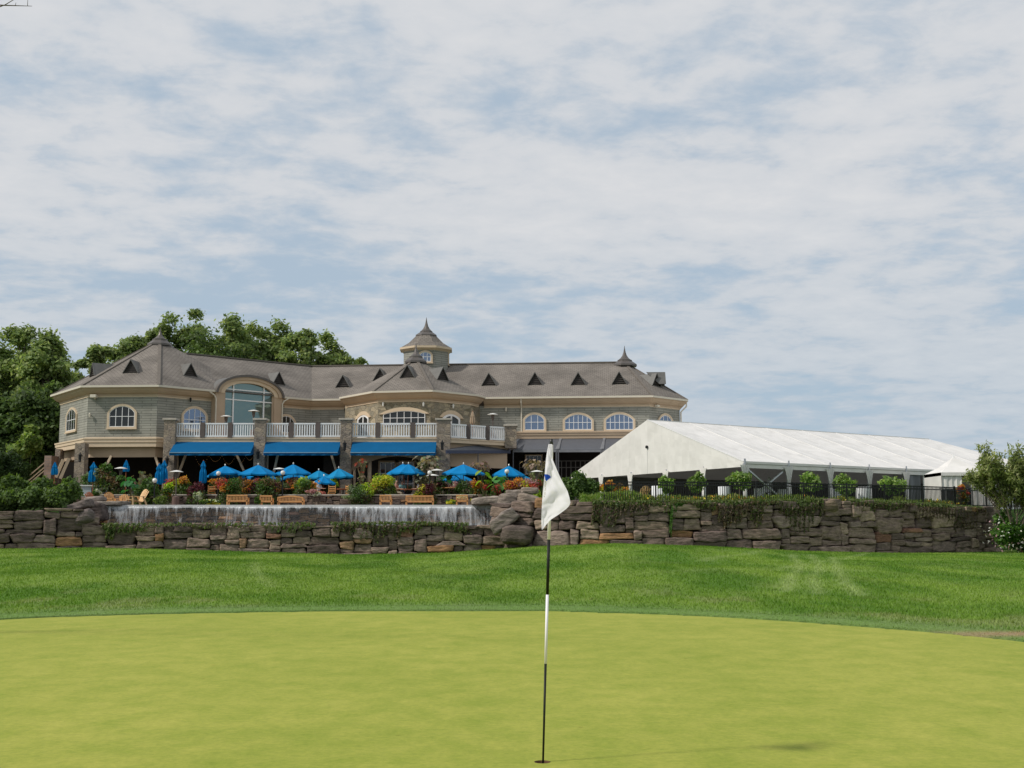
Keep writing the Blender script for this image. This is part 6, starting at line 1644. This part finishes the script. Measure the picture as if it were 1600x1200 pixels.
bigleaf(780, 755, 26, 22, 79.0, [(.08, .26, .06), (.12, .30, .07)], 'broad green elephant ear plant beside the globe lamp near the corner', 9, .45, TZ, seed=4, aspect=.9)
bigleaf(697, 752, 34, 22, 80.6, [(.02, .12, .03), (.04, .16, .05)], 'dark green banana like leaves under the widest umbrella edge', 10, .55, UZ, seed=5)
bigleaf(668, 724, 46, 24, 82.0, [(.25, .24, .17), (.33, .26, .20), (.18, .24, .12), (.40, .30, .24)], 'tall castor plant with pale pinkish leaves before the third pier', 46, .30, UZ, seed=6, aspect=.8)
bigleaf(660, 750, 26, 20, 81.5, [(.12, .18, .10), (.20, .22, .15)], 'grey green leafy plant under the pale castor plant', 22, .24, UZ, seed=12)
bigleaf(752, 728, 36, 16, 82.0, [(.24, .14, .12), (.30, .20, .17), (.16, .12, .08)], 'tall bronze castor plant behind the widest umbrella', 34, .28, UZ, seed=7)
bigleaf(836, 726, 42, 18, 82.0, [(.28, .19, .15), (.20, .15, .10), (.36, .27, .22)], 'wide bronze castor plant beside the flag and canopy post', 44, .28, UZ, seed=8)
bigleaf(838, 748, 26, 20, 81.0, [(.20, .20, .10), (.16, .20, .08)], 'olive leafy plant below the wide bronze castor', 20, .24, UZ, seed=13)
bigleaf(566, 728, 24, 22, 81.5, [(.32, .05, .03), (.22, .05, .03), (.12, .12, .05)], 'red canna plant beside the cream column', 24, .24, UZ, seed=9)
bigleaf(566, 752, 20, 18, 81.0, [(.16, .12, .08), (.12, .16, .07)], 'bronze leaved plant under the red canna', 18, .22, UZ, seed=10)
bigleaf(220, 745, 34, 22, 82.5, [(.10, .14, .06), (.16, .14, .08), (.20, .18, .12)], 'tall mixed foliage plant in the shade of the porch', 26, .26, UZ, seed=11)
bigleaf(432, 750, 18, 12, 80.6, [(.10, .16, .07)], 'soft green plant under the umbrella by the second pier', 14, .2, UZ, seed=14)

# hedge and shrubs by the low wall
def shrub(nm, lab, blobs, gz_, cols, cat='shrub', wispy=False, n=2600, leaf=.13, seed=1, group=None, aspect=.55, trunk=True, flowers=None, shell=.5):
    r = np.random.default_rng(seed); P = [at(b[0], b[1], b[4]) for b in blobs]; c = sum(P, Vector((0, 0, 0))) / len(P); t = thing(nm, lab, cat, (c.x, c.y, gz_), 0, group); parts = []; st = MB()
    for b, p in zip(blobs, P):
        s = b[4] / 1900; rx, rz = b[2] / 2 * s, b[3] / 2 * s; q = p - Vector((c.x, c.y, gz_))
        for k in range(9):
            d = r.normal(size=3); d /= np.linalg.norm(d); e = np.array([d[0] * rx, d[1] * rx * .8, d[2] * rz]) * r.uniform(.3, .8) + np.array(q)
            if wispy:
                for w_ in range(7):
                    dr = np.array([d[0] * .8, d[1] * .8, abs(d[2]) * .5 + .9]) + r.normal(size=3) * .45; dr /= np.linalg.norm(dr); m_w = n // 63; f_ = r.random(m_w)
                    pw_ = e + dr * (f_[:, None] * rx * .95) + r.normal(size=(m_w, 3)) * .09; parts.append(leaf_faces(pw_, np.tile(dr, (m_w, 1)), leaf, np.array(cols) * r.uniform(.8, 1.25), r, -.8, aspect, .2))
                    if w_ < 4: st.tube([tuple(e * .4), tuple(e), tuple(e + dr * rx * .8)], [.02, .012, .004], 4)
                continue
            parts.append(leaves(e, (rx * .42, rx * .42, rz * .42), int(n / 9), leaf, np.array(cols) * r.uniform(.8, 1.25), seed=int(r.integers(1 << 30)), aspect=aspect, shell=shell))
        if flowers: parts.append(leaves(tuple(q), (rx * 1.03, rx * .8, rz * 1.03), n // 14, .07, flowers, seed=int(r.integers(1 << 30)), shell=.9))
        st.tube([(q.x * .3, q.y * .3, 0), (q.x * .8, q.y * .8, q.z * .6), tuple(q)], [.045, .03, .012], 6)
    V, F_, K = merge(parts); V[:, 2] = np.maximum(V[:, 2], -.3)
    npmesh('foliage', V, F_, M['leaf'], K, t); st.build('stems', M['bark'], t)
    return t
shrub('hedge', 'dense dark green leafy hedge on top of the low wall by the grey cabinet', [(-60, 772, 90, 56, 62), (-15, 770, 80, 54, 62), (10, 778, 60, 44, 61.4), (30, 769, 64, 52, 62), (52, 778, 60, 42, 61.4), (72, 768, 60, 52, 61.8), (92, 778, 50, 40, 61.3), (110, 770, 46, 50, 61.6)], 2.3, G_DARK + [(.09, .15, .025)], 'hedge', n=4200, leaf=.11, seed=41)
shrub('shrub', 'dense rounded green shrub beside the flag at the end of the fence', [(900, 765, 46, 48, 63.5), (925, 768, 36, 40, 63.5), (885, 768, 30, 40, 63.8)], TZ, [(.07, .13, .03), (.11, .18, .045), (.16, .24, .08), (.05, .10, .02)], n=3400, leaf=.10, seed=42)
shrub('shrub', 'airy pale green willowy shrub beyond the wall corner next to the small tent', [(1562, 738, 66, 56, 66), (1535, 752, 50, 46, 66.4), (1592, 752, 66, 56, 66), (1622, 748, 80, 80, 66), (1575, 778, 80, 40, 66.3), (1610, 785, 80, 40, 66.3)], TZ - 1.0, [(.20, .25, .08), (.27, .31, .11), (.16, .20, .07), (.34, .35, .16)], n=2600, leaf=.12, seed=43, aspect=.3, wispy=True)
shrub('flowering_bush', 'green bush dotted with white and pink flowers at the end of the tall wall', [(1574, 832, 60, 56, 66.8), (1600, 838, 60, 60, 66.8), (1640, 835, 60, 60, 67)], .3, [(.07, .16, .025), (.11, .22, .035), (.05, .11, .02)], 'bush', n=3000, leaf=.10, seed=44, flowers=[(.7, .68, .64), (.6, .35, .42), (.75, .75, .72)])
shrub('shrub', 'dark evergreen shrub above the hedge near the stair rail', [(12, 722, 44, 54, 88), (32, 732, 34, 38, 88), (-14, 726, 40, 50, 88)], TZ, [(.03, .06, .018), (.04, .075, .02), (.055, .09, .025)], n=3000, leaf=.16, seed=45, aspect=.3)
shrub('shrub', 'yellow green young tree shrub between evergreen and clubhouse end', [(50, 690, 46, 44, 96), (36, 700, 40, 30, 96)], TZ, G_LITE, n=2200, leaf=.2, seed=46)
# round standards between fence and marquee
for i, (px, py, w_, Y, lab) in enumerate([(1155, 752, 30, 67.5, 'round standard hydrangea beside the marquee corner leg'), (1266, 755, 30, 69.5, 'round standard hydrangea between the second and third drapes'), (1318, 757, 30, 71, 'round standard hydrangea between the third and fourth drapes'),
                                  (1396, 761, 38, 71, 'widest standard hydrangea before the fifth drape'), (1088, 756, 26, 66.0, 'pale standard hydrangea under the marquee gable by the fourth gable leg'), (1040, 757, 20, 66.5, 'small standard hydrangea under the middle of the gable')]):
    mound(px, py, w_ * 1.2, 31, Y, [(.15, .27, .05), (.24, .36, .09), (.11, .20, .04), (.30, .38, .14)], lab, 1900, .10, blobs=11, gz_=TZ, nm='standard_shrub', cat='shrub', pot=False, grp='round shrubs along the marquee')
mound(1502, 768, 20, 18, 69.6, [ORG, RED, YEL], 'rust orange flower mound before the black generator', 900, gz_=TZ, grp=None)
mound(948, 762, 30, 18, 64.5, [ORG, YEL, GRN], 'orange and yellow flowers behind the fence under the gable edge', 1100, gz_=TZ, pot=False, grp=None)
mound(972, 768, 26, 26, 64.0, [ORG, BRN, YEL], 'dark orange flower clump next to the wooden chair behind the fence', 1200, gz_=TZ, pot=False, grp=None)
mound(1330, 776, 26, 14, 65.5, [ORG, RED], 'bright orange flower clump behind the fence below the third drape', 700, gz_=TZ, pot=False, grp=None) if False else None

# beds, grasses and creeper (nobody could count these)
def scatter_line(line, s0, s1, off_, n, hfun, cols, leaf, seed, hang=None, spread=.5, aspect=.5):
    r = np.random.default_rng(seed); d = [0.0]
    for a, b in zip(line[:-1], line[1:]): d.append(d[-1] + (b - a).length)
    s = r.uniform(s0, s1, n); x = np.interp(s, d, [p.x for p in line]); y = np.interp(s, d, [p.y for p in line]) + off_ + r.normal(size=n) * spread
    return s, x, y, r, d
def s_of(line, px):
    d = [0.0]
    for a, b in zip(line[:-1], line[1:]): d.append(d[-1] + (b - a).length)
    ss = np.linspace(0, d[-1], 2000); X = np.interp(ss, d, [p.x for p in line]); Y = np.interp(ss, d, [p.y for p in line]); return float(ss[np.argmin(np.abs(800 + 1885 * X / Y - px))])
bed = []
fl2 = offset(right_line[:8], 1.7)
for px0, px1, n, hmax, cols in ((905, 1000, 2000, .60, [(.12, .22, .03), (.18, .28, .05), (.22, .27, .08)]), (1000, 1180, 2600, .48, [(.14, .22, .04), (.20, .26, .05), (.30, .30, .08), (.10, .18, .03)]), (1180, 1540, 5200, .42, [(.12, .20, .03), (.17, .25, .04), (.22, .26, .06)])):
    s, x, y, r, d = scatter_line(fl2, s_of(fl2, px0), s_of(fl2, px1), .1, n, None, None, .1, int(px0), spread=.45)
    env = .5 + .9 * fbm(s * 1.3, s * 0 + px0, 3, 4); z = TZ + r.random(n) ** .8 * hmax * env; p = np.stack([x, y, z], 1); dd = r.normal(size=(n, 3)) * .3; dd[:, 2] += .6
    bed.append(leaf_faces(p, dd, .13, cols, r, -2.2, .16, -.2))
    m = n // 7; s, x, y, r, d = scatter_line(fl2, s_of(fl2, px0), s_of(fl2, px1), 0, m, None, None, .1, int(px0) + 5, spread=.5)
    env = .5 + .9 * fbm(s * 1.3, s * 0 + px0, 3, 4); cl_ = fbm(s * .7, s * 0, 3, 8); k = cl_ > .42; z = TZ + (.45 + .5 * r.random(m)) * hmax * env; p = np.stack([x, y, z], 1)[k]
    if px0 > 990: bed.append(leaf_faces(p, r.normal(size=p.shape), .055, [(.65, .50, .04), (.70, .42, .05), (.60, .25, .05), (.70, .60, .20)], r, 0, .9))
V, F_, K = merge(bed); tag(npmesh('flower_bed', V, F_, M['leaf'], K), 'bed of green stems with yellow and orange flowers behind the black fence', 'flower bed', kind='stuff')
cr = []
def hang(line, px0, px1, topf, dd_, drop, n, cols, seed, out_=.42, leaf=.07, dens=.5):
    s, x, y, r, d = scatter_line(line, s_of(line, px0), s_of(line, px1), 0, n, None, None, .1, seed, spread=.05)
    mask = fbm(s * 1.1, s * 0 + seed, 4, seed); L_ = drop * np.clip((mask - .32) * 3.2, .08, 1.4); f = r.random(n) ** 1.4
    tz = np.array([topf(a) for a in s]); z = tz + .04 - f * L_ + .10 * (f < .15) * r.random(n); y2 = y - out_ * (.55 + .45 * np.minimum(1, f * 6)) - .08 * r.random(n)
    x2 = x + (.10 * np.sin(s * 23 + 3 * f)); p = np.stack([x2, y2, z], 1); dn = np.tile(np.array([0, -1, .2]), (n, 1)) + r.normal(size=(n, 3)) * .6
    top_g = f < .16; c1 = leaf_faces(p[top_g], dn[top_g], leaf, [(.08, .13, .03), (.11, .155, .045), (.14, .16, .06)], r, .5, .5); c2 = leaf_faces(p[~top_g], dn[~top_g], leaf, cols, r, 2.5, .30); cr.extend([c1, c2])
DRY = [(.16, .12, .085), (.22, .16, .12), (.12, .09, .06), (.10, .12, .04)]; LIVE = [(.08, .14, .03), (.12, .18, .04), (.14, .13, .06)]
hang(right_line, 922, 1010, top2, d2, 1.0, 6500, DRY + LIVE[:1], 101); hang(right_line, 1010, 1110, top2, d2, .55, 3500, LIVE + DRY[:1], 102); hang(right_line, 1115, 1180, top2, d2, .95, 5000, DRY, 103)
hang(right_line, 1165, 1275, top2, d2, 1.15, 8500, DRY + LIVE, 104); hang(right_line, 1320, 1400, top2, d2, .6, 3500, DRY + LIVE, 105); hang(right_line, 1395, 1545, top2, d2, 1.3, 13000, DRY + [(.10, .07, .05)], 106)
hang(low_line, 175, 240, top1, d1, .30, 900, LIVE, 107); hang(low_line, 240, 400, top1, d1, .16, 900, LIVE + DRY[:1], 108); hang(low_line, 420, 500, top1, d1, .5, 700, LIVE, 109); hang(low_line, 525, 640, top1, d1, .8, 3000, LIVE + DRY, 110); hang(low_line, 640, 735, top1, d1, .6, 2000, LIVE + DRY[:1], 111)
hang(right_line, 1040, 1062, top2, d2, 2.0, 1300, [(.07, .16, .03), (.10, .20, .04)], 112); hang(low_line, 178, 192, top1, d1, 1.1, 700, LIVE, 113)
V, F_, K = merge(cr); tag(npmesh('trailing_creeper', V, F_, M['leaf'], K), 'green and dried brown creeper trailing over the tops of the stone walls', 'creeper', kind='stuff')

# ------------------------------------------------------------------ trees
TG = 'broadleaf trees behind the clubhouse'
def tree_at(px, ytop, Y, wpx, hcrown, seed, lab, cols=G_MID, n=60, per=400, leaf=.185, z0=2.5, **k):
    p = at(px, ytop + 15, Y); s = Y / 1900; H_ = p.z - z0; rz = hcrown * s / 2; return tree('tree', lab, p.x, Y, z0, H_, wpx * s / 2, rz, n, per, leaf, cols, seed, TG, **k)
tree_at(-45, 505, 104, 120, 220, 1, 'big tree cut by the picture edge at the end of the tree line', G_MID, 80)
tree_at(20, 498, 108, 110, 230, 2, 'tall dense tree with dead twigs on top nearest the picture edge', G_MID, 90, 400)
tree_at(78, 508, 104, 90, 200, 3, 'tall tree beside the shingled octagon with a dark hollow crown', G_MID, 75, 400)
tree_at(60, 585, 100, 110, 170, 4, 'lower dark tree filling the gap beside the octagon wall', G_DARK, 80, 400)
tree_at(5, 600, 99, 110, 190, 5, 'dark lower tree above the evergreen shrub', G_DARK, 80, 400)
tree_at(146, 512, 112, 50, 130, 6, 'slender open tree alone against the sky beside the octagon roof', G_MID, 34, 400)
tree_at(125, 560, 112, 80, 130, 7, 'bushy lower tree rising just beyond the octagon eave', G_LITE, 45, 400)
tree_at(205, 503, 118, 76, 150, 8, 'tree crown just beside the octagon spire', G_MID, 60)
tree_at(255, 490, 121, 84, 170, 9, 'tree crown rising right behind the octagon spire', G_MID, 70)
tree_at(312, 488, 124, 84, 170, 10, 'tree crown past the octagon spire above the diagonal roof', G_MID, 70)
tree_at(366, 486, 122, 86, 170, 11, 'highest tree crown over the arched dormer', G_MID, 72)
tree_at(420, 487, 124, 84, 170, 12, 'tree crown above the last vent of the diagonal roof', G_MID, 70)
tree_at(470, 495, 122, 62, 150, 13, 'tree crown sloping down over the roof bend', G_MID, 55)
tree_at(522, 520, 124, 66, 100, 14, 'small low tree crown showing past the roof bend', G_MID, 48)
tree_at(572, 549, 126, 60, 60, 15, 'tiny treetop peeping over the ridge near the cupola', G_MID, 40)
tree_at(345, 530, 118, 150, 110, 16, 'wide lower tree crown directly over the arched dormer ridge', G_DARK, 60)
# bare tree whose twig reaches into the frame
dt = thing('bare_tree', 'bare dead branch reaching in at the top corner of the view', 'tree', (-13.2, 17.0, 0))
D0 = Vector((-13.2, 17.0, 0)); q1 = at(-160, 2, 14.6) - D0; q2 = at(-20, 7, 14.2) - D0; q3 = at(12, 8.5, 14.1) - D0; q4 = at(50, 9.5, 14.0) - D0
MB().tube([(0, 0, -.1), (.1, -.1, 3), (.3, -.5, 6), (.5, -.8, 8.6)], [.14, .11, .07, .02], 8).build('trunk', M['bark'], dt, smooth=True)
MB().tube([(.22, -.3, 5), q1, q2, q3, q4], [.04, .018, .009, .007, .003], 6).build('limb', M['bark'], dt, smooth=True)
tb_ = MB(); tb_.tube([at(-10, 14, 14.2) - D0, at(8, 7.5, 14.1) - D0, at(22, -1, 14) - D0, at(30, -9, 14) - D0], [.007, .006, .004, .003], 5)
tb_.tube([at(43, 9, 14) - D0, at(43.5, -3, 14) - D0], [.004, .002], 5); tb_.tube([at(24, 8.5, 14.05) - D0, at(25, 4, 14) - D0], [.004, .002], 5); tb_.build('twig', M['bark'], dt)
